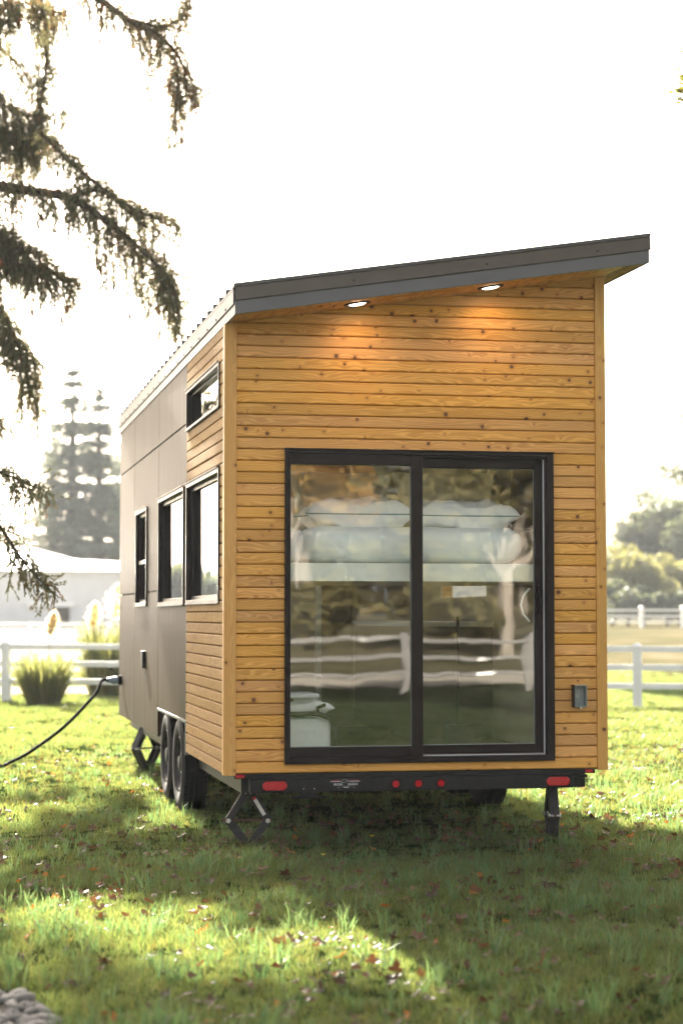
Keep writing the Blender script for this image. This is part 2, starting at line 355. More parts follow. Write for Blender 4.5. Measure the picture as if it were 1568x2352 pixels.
# ------------------------------------------------------------------ ground
def axis_samples(lim, fine, step):
    a = list(np.arange(-fine, fine+.01, step)); q = fine
    while q < lim: q = min(lim, q*1.12+.5); a = [-q]+a+[q]
    return np.array(a)
def sheet(name, xs, ys, m, dz=0):
    X, Y = np.meshgrid(xs, ys); Z = gz(X, Y)+dz; nx = len(xs); ny = len(ys)
    v = np.stack([X.ravel(), Y.ravel(), Z.ravel()], 1)
    f = [(j*nx+i, j*nx+i+1, (j+1)*nx+i+1, (j+1)*nx+i) for j in range(ny-1) for i in range(nx-1)]
    return mesh(name, v.tolist(), f, m, smooth=True)
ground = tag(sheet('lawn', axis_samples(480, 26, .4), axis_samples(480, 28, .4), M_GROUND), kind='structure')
tag(sheet('gravel_path', np.linspace(-12, 6.4, 24), np.linspace(24.6, 28.6, 8), M_SAND, .012), kind='structure')
tag(sheet('sand_arena', np.linspace(-30, 10, 30), np.linspace(38, 92, 60), M_SAND, .012), kind='structure')
tag(sheet('dirt_track', np.linspace(-40, 40, 40), np.linspace(-33, -27.5, 8), M_SAND, .012), kind='structure')

# ------------------------------------------------------------------ the tiny house
house = empty('tiny_house', (1.27, 3.9, 0), 'tiny house on a trailer with honey wood siding, dark side panels and slanted metal roof', 'tiny house')
HL = Vector(house.location)
INV = Matrix.Translation(-HL)
def P(o):      # parent keeping world coordinates
    o.parent = house; o.matrix_parent_inverse = INV; return o
def under(o, par):
    o.parent = par; o.matrix_parent_inverse = par.matrix_parent_inverse.copy() if par is house else Matrix.Identity(4); return o
W, LN = 2.55, 7.9
ZB = .478
SL = .1535
def zs(x): return 3.372+SL*x        # underside of the roof

def wall_cells(name, umin, umax, vmin, vmax, holes, fn, m, parent):
    us = sorted({umin, umax, *[h[0] for h in holes], *[h[1] for h in holes]}); vs = sorted({vmin, vmax, *[h[2] for h in holes], *[h[3] for h in holes]})
    us = [u for u in us if umin <= u <= umax]; vs = [v for v in vs if vmin <= v <= vmax]
    mb = MB()
    for i in range(len(us)-1):
        for j in range(len(vs)-1):
            uc = (us[i]+us[i+1])/2; vc = (vs[j]+vs[j+1])/2
            if any(h[0] < uc < h[1] and h[2] < vc < h[3] for h in holes): continue
            fn(mb, us[i], us[i+1], vs[j], vs[j+1])
    o = mb.build(name, m, parent)
    bm = bmesh.new(); bm.from_mesh(o.data); bmesh.ops.remove_doubles(bm, verts=bm.verts, dist=1e-5)
    # drop internal faces shared by two cells
    seen = {}
    for f in bm.faces: seen.setdefault(tuple(sorted(v.index for v in f.verts)), []).append(f)
    bmesh.ops.delete(bm, geom=[f for l in seen.values() if len(l) > 1 for f in l], context='FACES_ONLY')
    bmesh.ops.recalc_face_normals(bm, faces=bm.faces); bm.to_mesh(o.data); bm.free()
    return o
# openings
DOOR = (.392, 2.180, .545, 2.560)
WINL = [(.27, 2.045, 1.580, 2.455), (2.235, 4.03, 1.575, 2.455), (5.035, 6.05, 1.580, 2.450), (.275, 2.05, 2.868, 3.152)]
WELL = (2.14, 4.10, .40, .700)
# front wall: sheathing + planks
fw = P(wall_cells('front_wall', .06, W-.06, ZB+.004, 3.36, [DOOR], lambda mb,a,b,c,d: mb.box(a, b, .026, .115, c, d), [M_SHEATH], None))
up = MB().hexa([(.06,.026,3.36),(W-.06,.026,3.36),(W-.06,.115,3.36),(.06,.115,3.36),(.06,.026,zs(.06)+.002),(W-.06,.026,zs(W-.06)+.002),(W-.06,.115,zs(W-.06)+.002),(.06,.115,zs(.06)+.002)]).build('gable_panel', M_SHEATH); P(up)
PITCH = .0745
def plank_x(x0, x1, z, yface=0.0, h=PITCH):
    w = .0014*random.uniform(-1, 1); y = yface+w
    prof = [(y+.024, z+.0025), (y+.010, z+.0025), (y+.001, z+.0085), (y, z+.012), (y, z+h-.006), (y+.0015, z+h-.003), (y+.010, z+h-.0005), (y+.024, z+h-.0005)]
    n = len(prof); vs = [(-(x1-x0)/2, a, b-z) for a, b in prof]+[((x1-x0)/2, a, b-z) for a, b in prof]
    fs = [(i, (i+1) % n, (i+1) % n+n, i+n) for i in range(n)]+[tuple(range(n-1, -1, -1)), tuple(range(n, 2*n))]
    me = bpy.data.meshes.new('plank'); me.from_pydata(vs, [], fs); me.update()
    o = bpy.data.objects.new('plank', me); me.materials.append(M_WX); COL.objects.link(o)
    o.parent = fw; o.location = ((x0+x1)/2, 0, z); return o
def plank_y(y0, y1, z, par, h=PITCH):
    x = .0014*random.uniform(-1, 1)
    prof = [(x+.024, z+.0025), (x+.010, z+.0025), (x+.001, z+.0085), (x, z+.012), (x, z+h-.006), (x+.0015, z+h-.003), (x+.010, z+h-.0005), (x+.024, z+h-.0005)]
    n = len(prof); vs = [(a, -(y1-y0)/2, b-z) for a, b in prof]+[(a, (y1-y0)/2, b-z) for a, b in prof]
    fs = [(i, i+n, (i+1) % n+n, (i+1) % n) for i in range(n)]+[tuple(range(n)), tuple(range(2*n-1, n-1, -1))]
    me = bpy.data.meshes.new('plank'); me.from_pydata(vs, [], fs); me.update()
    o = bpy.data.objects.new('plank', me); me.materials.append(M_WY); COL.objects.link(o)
    o.parent = par; o.location = (0, (y0+y1)/2, z); return o
XA, XB = .071, 2.484
z = ZB
i = 0
while z < zs(W):
    if z+PITCH > DOOR[2]+.012 and z < DOOR[3]-.004:
        plank_x(XA, DOOR[0]-.004, z); plank_x(DOOR[1]+.004, XB, z)
    else:
        xs = XA if z < zs(XA)-.005 else (z-3.372)/SL-.02
        if xs < XB-.15: plank_x(max(XA, xs), XB, z)
    z += PITCH
# corner posts
for x0, x1 in ((-.010, .070), (2.485, 2.556)):
    MBp = MB(); zt0, zt1 = zs(x0)+.002, zs(x1)+.002
    MBp.hexa([(x0,-.014,.470),(x1,-.014,.470),(x1,.060,.470),(x0,.060,.470),(x0,-.014,zt0),(x1,-.014,zt1),(x1,.060,zt1),(x0,.060,zt0)])
    P(MBp.build('corner_post', M_WZ, bevel=.003))
# left wall
lwall = P(wall_cells('left_wall', .062, LN, ZB+.004, 3.374, WINL+[WELL], lambda mb,a,b,c,d: mb.box(.026, .115, a, b, c, d), M_SHEATH, None))
z = ZB-.008; YA, YB = .061, 2.085
while z < 3.36:
    segs = [(YA, YB)]
    for w in (WINL[0], WINL[3]):
        if z+PITCH > w[2]+.01 and z < w[3]-.01: segs = [(YA, w[0]-.012)]
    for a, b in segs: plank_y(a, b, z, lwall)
    z += PITCH
PY = [(2.09, 4.094), (4.110, 6.294), (6.310, LN)]; PZ = [(.470, 1.688), (1.702, 2.920), (2.934, 3.372)]
for (a, b) in PY:
    for (c, d) in PZ:
        hs = [h for h in WINL[:3]+[WELL] if h[0] < b and h[1] > a and h[2] < d and h[3] > c]
        hs = [(max(h[0], a), min(h[1], b), max(h[2], c), min(h[3], d)) for h in hs]
        hs = [(h[0], h[1], c if h[2] < c+.01 else h[2], d if h[3] > d-.001 else h[3]) for h in hs]
        o = wall_cells('panel', a, b, c, d, hs, lambda mb,a,b,c,d: mb.box(.003, .024, a, b, c, d), M_PANEL, lwall)
# right wall, back wall, floor, interior lining
RW = [(2.5, 3.95, 1.64, 2.35)]
rwall = P(wall_cells('right_wall', .062, LN, ZB+.004, 3.75, RW, lambda mb,a,b,c,d: mb.box(W-.115, W-.026, a, b, c, d), M_WY, None))
bwall = MB().hexa([(.026,LN-.09,ZB),(W-.026,LN-.09,ZB),(W-.026,LN-.004,ZB),(.026,LN-.004,ZB),(.026,LN-.09,zs(.026)-.002),(W-.026,LN-.09,zs(W)-.006),(W-.026,LN-.004,zs(W)-.006),(.026,LN-.004,zs(.026)-.002)]).build('back_wall', M_PANEL); P(bwall)
P(sbox('floor', (.12, W-.12, .118, LN-.095, ZB+.006, ZB+.052), M_FLOOR, None, 0))
P(wall_cells('lining', .118, LN-.1, ZB+.06, 3.37, WINL, lambda mb,a,b,c,d: mb.box(.117, .128, a, b, c, d), M_INT, None))
P(wall_cells('lining', .118, LN-.1, ZB+.06, 3.37, RW, lambda mb,a,b,c,d: mb.box(W-.128, W-.117, a, b, c, d), M_INT, None))
P(sbox('lining', (.130, W-.130, LN-.11, LN-.095, ZB+.06, 3.36), M_INT, None, 0))
P(sbox('partition', (.14, 1.55, 5.2, 5.28, ZB+.06, 3.35), M_INT, None, 0))
P(sbox('door_jamb', (1.555, 1.61, 5.19, 5.29, ZB+.06, 2.6), M_WHITE, None, .004))
P(sbox('kitchen_cabinet', (1.80, W-.135, 2.3, 4.6, ZB+.06, 1.40), M_INTD, None, .004))
P(sbox('worktop', (1.78, W-.135, 2.28, 4.62, 1.402, 1.44), M_WHITE, None, .004))
P(sbox('wall_cabinet', (2.16, W-.135, .9, 2.1, 2.10, 2.75), M_INTD, None, .004))
# bed platform reaching wall to wall
P(sbox('bed_platform', (.131, W-.131, .13, 2.1, 1.715, 1.835), M_WHITE, None, .004))

# ---- roof
roof = bpy.data.objects.new('roof', None); COL.objects.link(roof); P(roof)
def rbox(mb, x0, x1, y0, y1, t0, t1):
    mb.hexa([(x0,y0,zs(x0)+t0),(x1,y0,zs(x1)+t0),(x1,y1,zs(x1)+t0),(x0,y1,zs(x0)+t0),(x0,y0,zs(x0)+t1),(x1,y0,zs(x1)+t1),(x1,y1,zs(x1)+t1),(x0,y1,zs(x0)+t1)]); return mb
RX0, RX1, RY0, RY1 = -.005, 2.712, -.45, 8.02
rbox(MB(), RX0+.02, RX1-.02, RY0+.02, RY1-.02, .012, .150).build('deck', M_SHEATH, roof)
# soffit boards (run across the end overhang, along the side overhang)
for k in range(5):
    a = RY0+.022+k*.0880
    rbox(MB(), RX0+.022, W+.004, a, a+.0855, 0, .010).build('soffit_board', M_SOF, roof)
for k in range(2):
    a = W+.006+k*.067
    rbox(MB(), a, a+.065, RY0+.022, RY1-.03, 0, .010).build('soffit_board', M_WY, roof)
rbox(MB(), RX0, RX1, RY0, RY0+.018, -.004, .080).build('fascia', M_FASC, roof, bevel=.002)
rbox(MB(), RX0, RX0+.018, RY0+.019, RY1, -.004, .075).build('fascia', M_FASC, roof, bevel=.002)
rbox(MB(), RX1-.018, RX1, RY0+.019, RY1, -.004, .080).build('fascia', M_FASC, roof, bevel=.002)
rt = MB(); xa, xb = RX0-.008, RX1+.010
rbox(rt, xa+.01, xb, RY0-.010, RY0+.02, .0815, .092)            # lip
rbox(rt, xa+.01, xb, RY0+.004, RY0+.02, .092, .168)             # face
rt.build('rake_trim', M_RAKE, roof, bevel=.0015)
rbox(MB(), xa, xb, RY0-.006, RY0+.12, .169, .192).build('rake_cap', M_ROOF, roof, bevel=.002)
for xx in (.75, 1.62, 2.36):
    MB().lathe([(-.004, 0), (-.003, .006), (.004, .007)], 8, (xx, RY0+.0, zs(xx)+.118), 'y').build('screw', M_DARK, roof)
rbox(MB(), RX0-.010, RX0-.002, RY0+.022, RY1, .062, .155).build('drip_edge', M_DRIP, roof, bevel=.002)
rbox(MB(), RX1+.001, RX1+.008, RY0+.022, RY1, .062, .16).build('drip_edge', M_ROOF, roof, bevel=.002)
sk = MB().lathe([(-.005, 0), (-.004, .007), (.004, .008)], 8, (RX0-.012, 0, 0), 'x').build('screw', M_DARK, roof); sk.location = (0, RY0+.35, zs(0)+.075)
for k in range(1, 18): clone(sk, roof, location=(0, RY0+.35+k*.45, zs(0)+.075))
rbox(MB(), RX0-.012, RX1+.006, RY0+.03, RY1, .156, .166).build('metal_sheet', M_ROOF, roof)
def rib(y):
    mb = MB(); x0, x1 = RX0-.013, RX1+.008; h0, h1 = .166, .205
    mb.hexa([(x0,y-.028,zs(x0)+h0),(x1,y-.028,zs(x1)+h0),(x1,y+.028,zs(x1)+h0),(x0,y+.028,zs(x0)+h0),
             (x0,y-.012,zs(x0)+h1),(x1,y-.012,zs(x1)+h1),(x1,y+.012,zs(x1)+h1),(x0,y+.012,zs(x0)+h1)]); return mb
rb = rib(0).build('rib', M_ROOF, roof); rb.location = (0, -.10, 0)
for k in range(1, 27): clone(rb, roof, location=(0, -.10+k*.30, 0))
# recessed lights under the overhang
tl = math.atan(SL)
for (xx, yy) in ((.815, -.235), (1.700, -.235)):
    d = MB().lathe([(0, .088), (-.010, .086), (-.012, .066), (-.004, .062)], 32, (0,0,0), 'z').build('downlight', M_DARK, roof, smooth=True)
    d.location = (xx, yy, zs(xx)-.001); d.rotation_euler = (0, -tl, 0)
    g = MB().lathe([(-.003, .0635), (-.006, .058), (-.013, .040), (-.016, .0005)], 28, (0,0,0), 'z').build('diffuser', M_LAMP, d, smooth=True)
    la = bpy.data.lights.new('downlight_lamp', 'AREA'); la.shape = 'DISK'; la.size = .11; la.energy = .12; la.spread = R(125); la.color = (1, .58, .25)
    lo = bpy.data.objects.new('downlight_lamp', la); COL.objects.link(lo); lo.parent = house; lo.location = Vector((xx, yy, zs(xx)-.022))-HL; lo.rotation_euler = (R(14), -tl, 0)

# ---- sliding door
door = bpy.data.objects.new('sliding_door', None); COL.objects.link(door); P(door)
def fr(name, b, m=M_DARK, bv=.003): return sbox(name, b, m, door, bv)
x0, x1, z0, z1 = DOOR
f = MB(); FO = -.030
f.box(x0-.007, x0+.014, FO, .10, z0-.008, z1+.006); f.box(x1-.040, x1+.008, FO, .10, z0-.008, z1+.006)
f.box(x0+.014, x1-.040, FO, .10, z1-.020, z1+.006); f.box(x0+.014, x1-.040, FO, .10, z0-.008, z0+.030)
f.build('frame', M_DARK, door, bevel=.003)
sbox('drip_cap', (x0-.012, x1+.012, FO-.010, .0, z1+.0065, z1+.013), M_DARK, door, .001)
g = MB()   # fixed panel frame (left), stands forward
ya, yb = -.022, .012
g.box(x0+.0145, x0+.030, ya, yb, z0+.031, z1-.021); g.box(1.222, 1.296, ya-.004, yb, z0+.031, z1-.021)
g.box(x0+.0305, 1.2215, ya, yb, 2.470, z1-.021); g.box(x0+.0305, 1.2215, ya, yb, z0+.031, .645)
g.build('fixed_sash', M_DARK, door, bevel=.003)
g = MB(); yc, yd = .030, .070
g.box(1.230, 1.292, yc, yd, z0+.044, z1-.030); g.box(2.072, 2.124, yc, yd, z0+.044, z1-.030)
g.box(1.2925, 2.0715, yc, yd, 2.462, z1-.030); g.box(1.2925, 2.0715, yc, yd, z0+.044, .645)
g.build('sliding_sash', M_DARK, door, bevel=.003)
w = MB(); w.box(2.1275, 2.1335, .018, .030, z0+.033, z1-.024); w.box(1.300, 2.127, .018, .030, z0+.032, z0+.0365)
w.build('weatherstrip', M_GASKET, door)
sbox('track', (1.30, 2.139, -.01, .018, z1-.034, z1-.0205), M_DARK, door, .001)
def pane(name, b, m, par): return MB().box(*b).build(name, m, par)
def quadpane(name, vs, m, par):
    return mesh(name, vs, [(0,1,2,3)], m, par)
quadpane('pane', [(x0+.028,.000,.643),(1.224,.000,.643),(1.224,.0,2.472),(x0+.028,.0,2.472)], M_GLASS, door)
quadpane('pane', [(1.290,.052,.643),(2.074,.052,.643),(2.074,.052,2.464),(1.290,.052,2.464)], M_GLASS, door)
w = MB()
for (a, b, c, d, yy) in ((x0+.030, 1.2215, .645, 2.470, -.003), (1.292, 2.072, .645, 2.462, .049)):
    w.box(a, a+.003, yy, yy+.002, c, d); w.box(b-.004, b, yy, yy+.002, c, d); w.box(a+.003, b-.004, yy, yy+.002, c, c+.004); w.box(a+.003, b-.004, yy, yy+.002, d-.003, d)
w.build('glazing_bead', simple('bead_grey', (.26,.28,.27), rough=.4), door)
h = MB(); h.box(2.084, 2.104, .005, .030, 1.50, 1.69); h.box(2.088, 2.100, -.012, .005, 1.54, 1.65)
h.build('handle', M_DARK, door, bevel=.004)
h = MB(); h.tube([(2.055+.04*0, .10, 1.45), (2.02, .13, 1.50), (2.008, .14, 1.56), (2.02, .13, 1.62), (2.055, .10, 1.67)], .007, 8); h.build('inner_handle', M_WHITE, door, smooth=True)

# ---- side windows
for n, (a, b, c, d) in enumerate(WINL):
    wi = bpy.data.objects.new('window', None); COL.objects.link(wi); P(wi)
    f = MB(); t = .022 if n != 3 else .012; xo = -.012
    f.box(xo, .105, a-.010, a+t, c-.010, d+.008); f.box(xo, .105, b-t, b+.010, c-.010, d+.008)
    f.box(xo, .105, a+t, b-t, d-t, d+.008); f.box(xo, .105, a+t, b-t, c-.010, c+t)
    f.build('frame', M_DARK, wi, bevel=.002)
    xg = .045
    s = MB(); q = .030 if n != 3 else .02
    s.box(xg-.018, xg+.012, a+t, a+t+q, c+t, d-t); s.box(xg-.018, xg+.012, b-t-q, b-t, c+t, d-t)
    s.box(xg-.018, xg+.012, a+t+q, b-t-q, d-t-q, d-t); s.box(xg-.018, xg+.012, a+t+q, b-t-q, c+t, c+t+q)
    if n == 2: s.box(xg-.030, xg+.012, a+t+q, b-t-q, (c+d)/2-.055, (c+d)/2-.02)
    s.build('sash', M_DARK, wi, bevel=.002)
    quadpane('pane', [(xg,b-t,c+t),(xg,a+t,c+t),(xg,a+t,d-t),(xg,b-t,d-t)], M_GLASS2, wi)
    MB().box(-.020, -.0125, a-.010, b+.010, c-.012, c-.004).build('sill', M_DRIP, wi)
    MB().box(-.024, -.0125, a-.014, b+.014, d+.009, d+.014).build('drip_cap', M_DARK, wi)
MB().box(W-.10, W-.03, 2.5, 3.95, 1.88, 1.92).build('window_rail', M_WHITE).parent = None
P(bpy.data.objects['window_rail'])
sbox('vent_cover', (-.028, .006, 5.16, 5.30, 1.015, 1.170), M_BLACK, None, .004); P(bpy.data.objects['vent_cover'])
# wheel well trim
wt = MB(); wt.box(.000, .030, WELL[0]-.002, WELL[1]+.002, .690, .712); wt.box(.000, .030, WELL[0]-.045, WELL[0]-.003, .455, .712)
P(wt.build('well_trim', M_DRIP, bevel=.002))
ww = MB(); ww.box(.117, .40, WELL[0], WELL[1], .704, .716); ww.box(.395, .41, WELL[0], WELL[1], .44, .703); P(ww.build('wheel_box', M_BLACK))

# ---- trailer frame, bumper
fr_ = MB(); fr_.box(.12, .20, .09, LN-.1, .350, ZB-.006); fr_.box(W-.20, W-.12, .09, LN-.1, .350, ZB-.006)
for k in range(9): fr_.box(.205, W-.205, .7+k*.8, .75+k*.8, .36, .44)
P(fr_.build('trailer_frame', M_BLACK))
fp = MB(); fp.box(.066, 2.474, .012, LN-.02, .4475, .4765); P(fp.build('floor_pan', M_BLACK, bevel=.001))
bum = P(sbox('bumper', (.161, 2.312, -.022, .070, .357, .4465), M_BLACK, None, .005))
def oval(cx, cz, hw, r, y0, y1, n=12):
    pts = []
    for k in range(n+1): t = -math.pi/2+math.pi*k/n; pts.append((cx+hw-r+r*math.cos(t), cz+r*math.sin(t)))
    for k in range(n+1): t = math.pi/2+math.pi*k/n; pts.append((cx-hw+r+r*math.cos(t), cz+r*math.sin(t)))
    m_ = len(pts); mb = MB(); vs = [(x, y1, z) for x, z in pts]+[(x, y0+.003, z) for x, z in pts]+[(cx+(x-cx)*.93, y0, cz+(z-cz)*.9) for x, z in pts]
    fs = [(i, (i+1) % m_, (i+1) % m_+m_, i+m_) for i in range(m_)]+[(i+m_, (i+1) % m_+m_, (i+1) % m_+2*m_, i+2*m_) for i in range(m_)]+[tuple(range(2*m_, 3*m_))]
    return mb.add(vs, fs)
for cx in (.319, 2.206):
    o = oval(cx, .402, .098, .040, -.029, -.018).build('tail_light', M_RUBBER, bum); 
    oval(cx, .402, .080, .0285, -.036, -.028).build('lens', M_RED, o)
for cx in (1.111, 1.262, 1.412):
    o = oval(cx, .402, .036, .036, -.028, -.018).build('marker_light', M_RUBBER, bum)
    oval(cx, .402, .023, .023, -.040, -.027).build('lens', M_RED, o)
P(sbox('side_marker', (.070, .128, .000, .012, .452, .474), M_RED, None, .002))
P(sbox('side_marker', (2.405, 2.455, .000, .012, .452, .472), M_RED, None, .002))
P(MB().tube([(2.30, .03, .437), (2.42, .02, .430)], .011, 8).build('hose', M_BLACK)); 
mbk = MB(); mbk.box(.43, .66, -.006, .000, .318, .333); mbk.box(.49, .60, -.006, .000, .3335, .362); mbk.box(.505, .575, -.030, -.0225, .350, .378); mbk.box(.507, .573, -.022, -.006, .345, .356)
P(mbk.build('plate_bracket', M_BLACK, bevel=.002))
for xx in (.508, .578): P(MB().lathe([(-.003, .0), (-.002, .004), (.002, .0045)], 8, (xx, -.023, .380), 'y').build('bolt', M_ZINC))
# decal: lettering, bars and a bird head outline
dec = bpy.data.objects.new('maker_decal', None); COL.objects.link(dec); dec.parent = bum
def text(s, cx, z, size, m, y=-.0238, ls=1.0, xs=1.0, outline=False, bold=.0):
    cu = bpy.data.curves.new('lettering', 'FONT'); cu.body = s; cu.size = size; cu.align_x = 'CENTER'; cu.space_character = ls
    cu.extrude = .0002; cu.offset = bold
    if outline: cu.fill_mode = 'NONE' ; cu.extrude = 0; cu.bevel_depth = .00055; cu.bevel_resolution = 0
    t = bpy.data.objects.new('lettering', cu); COL.objects.link(t); bpy.context.view_layer.update()
    me = bpy.data.meshes.new_from_object(t.evaluated_get(bpy.context.evaluated_depsgraph_get()))
    bpy.data.objects.remove(t); o = bpy.data.objects.new('lettering', me); me.materials.clear(); me.materials.append(m); COL.objects.link(o)
    o.parent = dec; o.location = (cx, y, z); o.rotation_euler = (math.pi/2, 0, 0); o.scale = (xs, 1, 1); return o
text('IRON', .732, .3985, .0185, M_PRW, bold=.0002, ls=1.12, xs=1.18); text('EAGLE', .829, .3995, .0185, M_PRW, outline=True, ls=1.08, xs=1.12)
text('TRAILERS', .785, .3915, .0068, M_PRW, ls=3.2); text('www.', .735, .3835, .0062, M_PRW); text('Trailerinfo', .785, .3835, .0088, M_PRW, bold=.0003); text('.com', .838, .3835, .0062, M_PRW)
for xa, xb in ((.682, .752), (.806, .876)):
    sbox('stripe', (xa+.004, xb-.004, -.0238, -.0232, .4268, .4300), M_PRR, dec, 0); sbox('stripe', (xa, xb, -.0238, -.0232, .4228, .4252), M_PRW, dec, 0); sbox('stripe', (xa, xb, -.0238, -.0232, .4180, .4216), M_PRB, dec, 0)
hp = [(.757,.4165),(.763,.4330),(.783,.4335),(.796,.4310),(.802,.4240),(.793,.4230),(.787,.4250),(.780,.4170),(.757,.4165)]
MB().tube([(x, -.0238, z) for x, z in hp], .0006, 4).build('bird_emblem', M_PRW, dec)
# outlet box
ob = P(wall_cells('outlet_box', 2.316, 2.402, .888, 1.032, [(2.323, 2.395, .895, 1.025)], lambda mb,a,b,c,d: mb.box(a, b, -.052, .0, c, d), M_GREYBOX, None))
sbox('back_plate', (2.3235, 2.3945, -.010, -.002, .8955, 1.0245), M_GREYBOX, ob, .001)
sbox('outlet', (2.330, 2.362, -.014, -.0105, .925, .998), simple('outlet_grey', (.28,.32,.31), rough=.3), ob, .001)
sl_ = MB()
for zz in (.988, .945): sl_.box(2.338, 2.3405, -.0152, -.0142, zz-.010, zz); sl_.box(2.350, 2.3525, -.0152, -.0142, zz-.010, zz); sl_.box(2.343, 2.347, -.0152, -.0142, zz-.018, zz-.014)
sl_.build('slot', M_CORD, ob)
cv = MB(); cv.box(2.3085, 2.3150, -.062, -.004, .886, 1.034); cv.build('lid', M_DARK, ob, bevel=.002)
sbox('latch', (2.352, 2.368, -.050, -.030, .876, .8875), M_ZINC, ob, .001)

# ---- wheels
def wheel(x_out, y, side):   # side -1: outer face looks to -x
    wh = bpy.data.objects.new('wheel', None); COL.objects.link(wh); wh.location = (x_out, y, .358)
    r = .358; w = .205
    prof = [(.030, .205), (.012, .225), (.002, .265), (.0, .300), (.008, .330), (.022, .350)]
    xs = .022
    for k in range(4):
        xs2 = xs+.030; prof += [(xs, .355+.002*(k in (1,2))), (xs2, .356), (xs2+.002, .347), (xs2+.007, .347)]; xs = xs2+.009
    prof += [(xs, .356), (w-.02, .352), (w-.006, .330), (w, .300), (w-.002, .265), (w-.03, .21)]
    t = MB().lathe([(side*-a if side > 0 else a, b) for a, b in prof], 64, (0,0,0), 'x')
    for k in range(64):
        a = k*2*math.pi/64
        for (xc, dx) in ((.030, .012), (w-.030, .012)):
            c, s_ = math.cos(a), math.sin(a); c2, s2 = math.cos(a+.05), math.sin(a+.05); X = xc if side < 0 else -xc
            t.hexa([(X-dx, .350*c, .350*s_), (X+dx, .350*c, .350*s_), (X+dx, .350*c2, .350*s2), (X-dx, .350*c2, .350*s2),
                    (X-dx, .3595*c, .3595*s_), (X+dx, .3595*c, .3595*s_), (X+dx, .3595*c2, .3595*s2), (X-dx, .3595*c2, .3595*s2)])
    t.build('tyre', M_RUBBER, wh, smooth=True)
    q = [(.022, .208), (.016, .200), (.030, .190), (.045, .185), (.060, .150), (.050, .120), (.046, .07), (.030, .062), (.015, .058), (.010, .040), (.008, .001)]
    MB().lathe([(-a if side > 0 else a, b) for a, b in q], 40, (0,0,0), 'x').build('rim', M_JACK, wh, smooth=True)
    nb = MB()
    for k in range(6):
        a = k*math.pi/3; nb.lathe([((.034 if side < 0 else -.034), .0005), ((.036 if side < 0 else -.036), .010), ((.055 if side < 0 else -.055), .011)], 6, (0, .082*math.cos(a), .082*math.sin(a)), 'x')
    nb.build('lug_nut', M_ZINC, wh)
    P(wh); return wh
for y in (2.60, 3.49): wheel(-.005, y, -1); wheel(2.555, y, 1)
P(MB().tube([(.2, 2.60, .30), (2.35, 2.60, .30)], .035, 10).tube([(.2, 3.49, .30), (2.35, 3.49, .30)], .035, 10).build('axle', M_BLACK))

# ---- scissor jacks
def jack(x, y, rz, ztop, half, sticker=True, mid=.47, dep=.045, edge=False):
    jk = bpy.data.objects.new('scissor_jack', None); COL.objects.link(jk); jk.location = (x, y, 0); jk.rotation_euler = (0, 0, rz)
    zm = ztop*mid
    def arm(p, q, nm='arm', wd=.046):
        p, q = Vector((p[0], 0, p[1])), Vector((q[0], 0, q[1])); d = (q-p).normalized(); n = Vector((d.z, 0, -d.x))
        mb = MB()
        for ys in ((-dep, -dep+.005), (dep-.005, dep)):
            a = [p-n*wd/2, p+n*wd/2, q+n*wd/2, q-n*wd/2]
            mb.hexa([(v.x, ys[0], v.z) for v in a]+[(v.x, ys[1], v.z) for v in a])
        s = 1 if (n.x*(p.x+q.x)) > 0 else -1
        a = [p+n*s*(wd/2-.005), p+n*s*wd/2, q+n*s*wd/2, q+n*s*(wd/2-.005)]
        mb.hexa([(v.x, -dep+.0052, v.z) for v in a]+[(v.x, dep-.0052, v.z) for v in a])
        return mb.build(nm, M_JACK, jk)
    arm((-.015, ztop-.01), (-half, zm)); a2 = arm((.015, ztop-.01), (half, zm)); arm((-half, zm-.0), (-.02, .012)); arm((half, zm), (.02, .012))
    for s in (-1, 1): MB().tube([(s*half, -dep-.012, zm), (s*half, dep+.012, zm)], .015, 10).build('pivot', M_ZINC, jk)
    MB().tube([(-half-.04, 0, zm), (half+.03, 0, zm)], .008, 8).build('screw_rod', simple('rust', (.11,.05,.035), rough=.8), jk)
    sbox('base_plate', (-.06, .06, -.06, .06, .002, .012), M_JACK, jk, .002); sbox('top_plate', (-.05, .05, -.05, .05, ztop-.006, ztop+.012), M_JACK, jk, .002)
    for s in (-.016, .016): MB().lathe([(-.004, .0005), (-.003, .007), (.004, .008)], 8, (s, -dep-.008, ztop-.014), 'y').build('bolt', M_ZINC, jk)
    if sticker:
        p, q = Vector((.015, 0, ztop-.01)), Vector((half, 0, zm)); d = (q-p).normalized(); n = Vector((d.z, 0, -d.x))
        for (t0, t1, mm) in ((.18, .25, M_STKR), (.25, .80, M_STICK)):
            A = p+(q-p)*t0; B = p+(q-p)*t1; a = [A-n*.012, A+n*.012, B+n*.012, B-n*.012]
            MB().hexa([(v.x, -dep-.0012, v.z) for v in a]+[(v.x, -dep-.0004, v.z) for v in a]).build('sticker', mm, jk)
    if edge:
        p, q = Vector((-.015, 0, ztop-.01)), Vector((-half, 0, zm)); d = (q-p).normalized(); n = Vector((-abs(d.z), 0, d.x if d.z > 0 else -d.x)); n = Vector((d.z, 0, -d.x)); n = n if n.x < 0 else -n
        A = p+(q-p)*.15+n*.0205; B = p+(q-p)*.85+n*.0205
        MB().hexa([(A.x,-.02,A.z),(A.x,.02,A.z),(B.x,.02,B.z),(B.x,-.02,B.z),(A.x-.002,-.02,A.z),(A.x-.002,.02,A.z),(B.x-.002,.02,B.z),(B.x-.002,-.02,B.z)]).build('sticker', M_STICK, jk)
    P(jk); return jk
jack(.195, .27, R(-10), .352, .128, mid=.45)
jack(2.224, .17, R(86), .352, .075, sticker=False, dep=.030, edge=True)
jack(.16, 6.6, R(30), .44, .13, sticker=False); jack(2.3, 6.7, R(100), .44, .09, sticker=False)

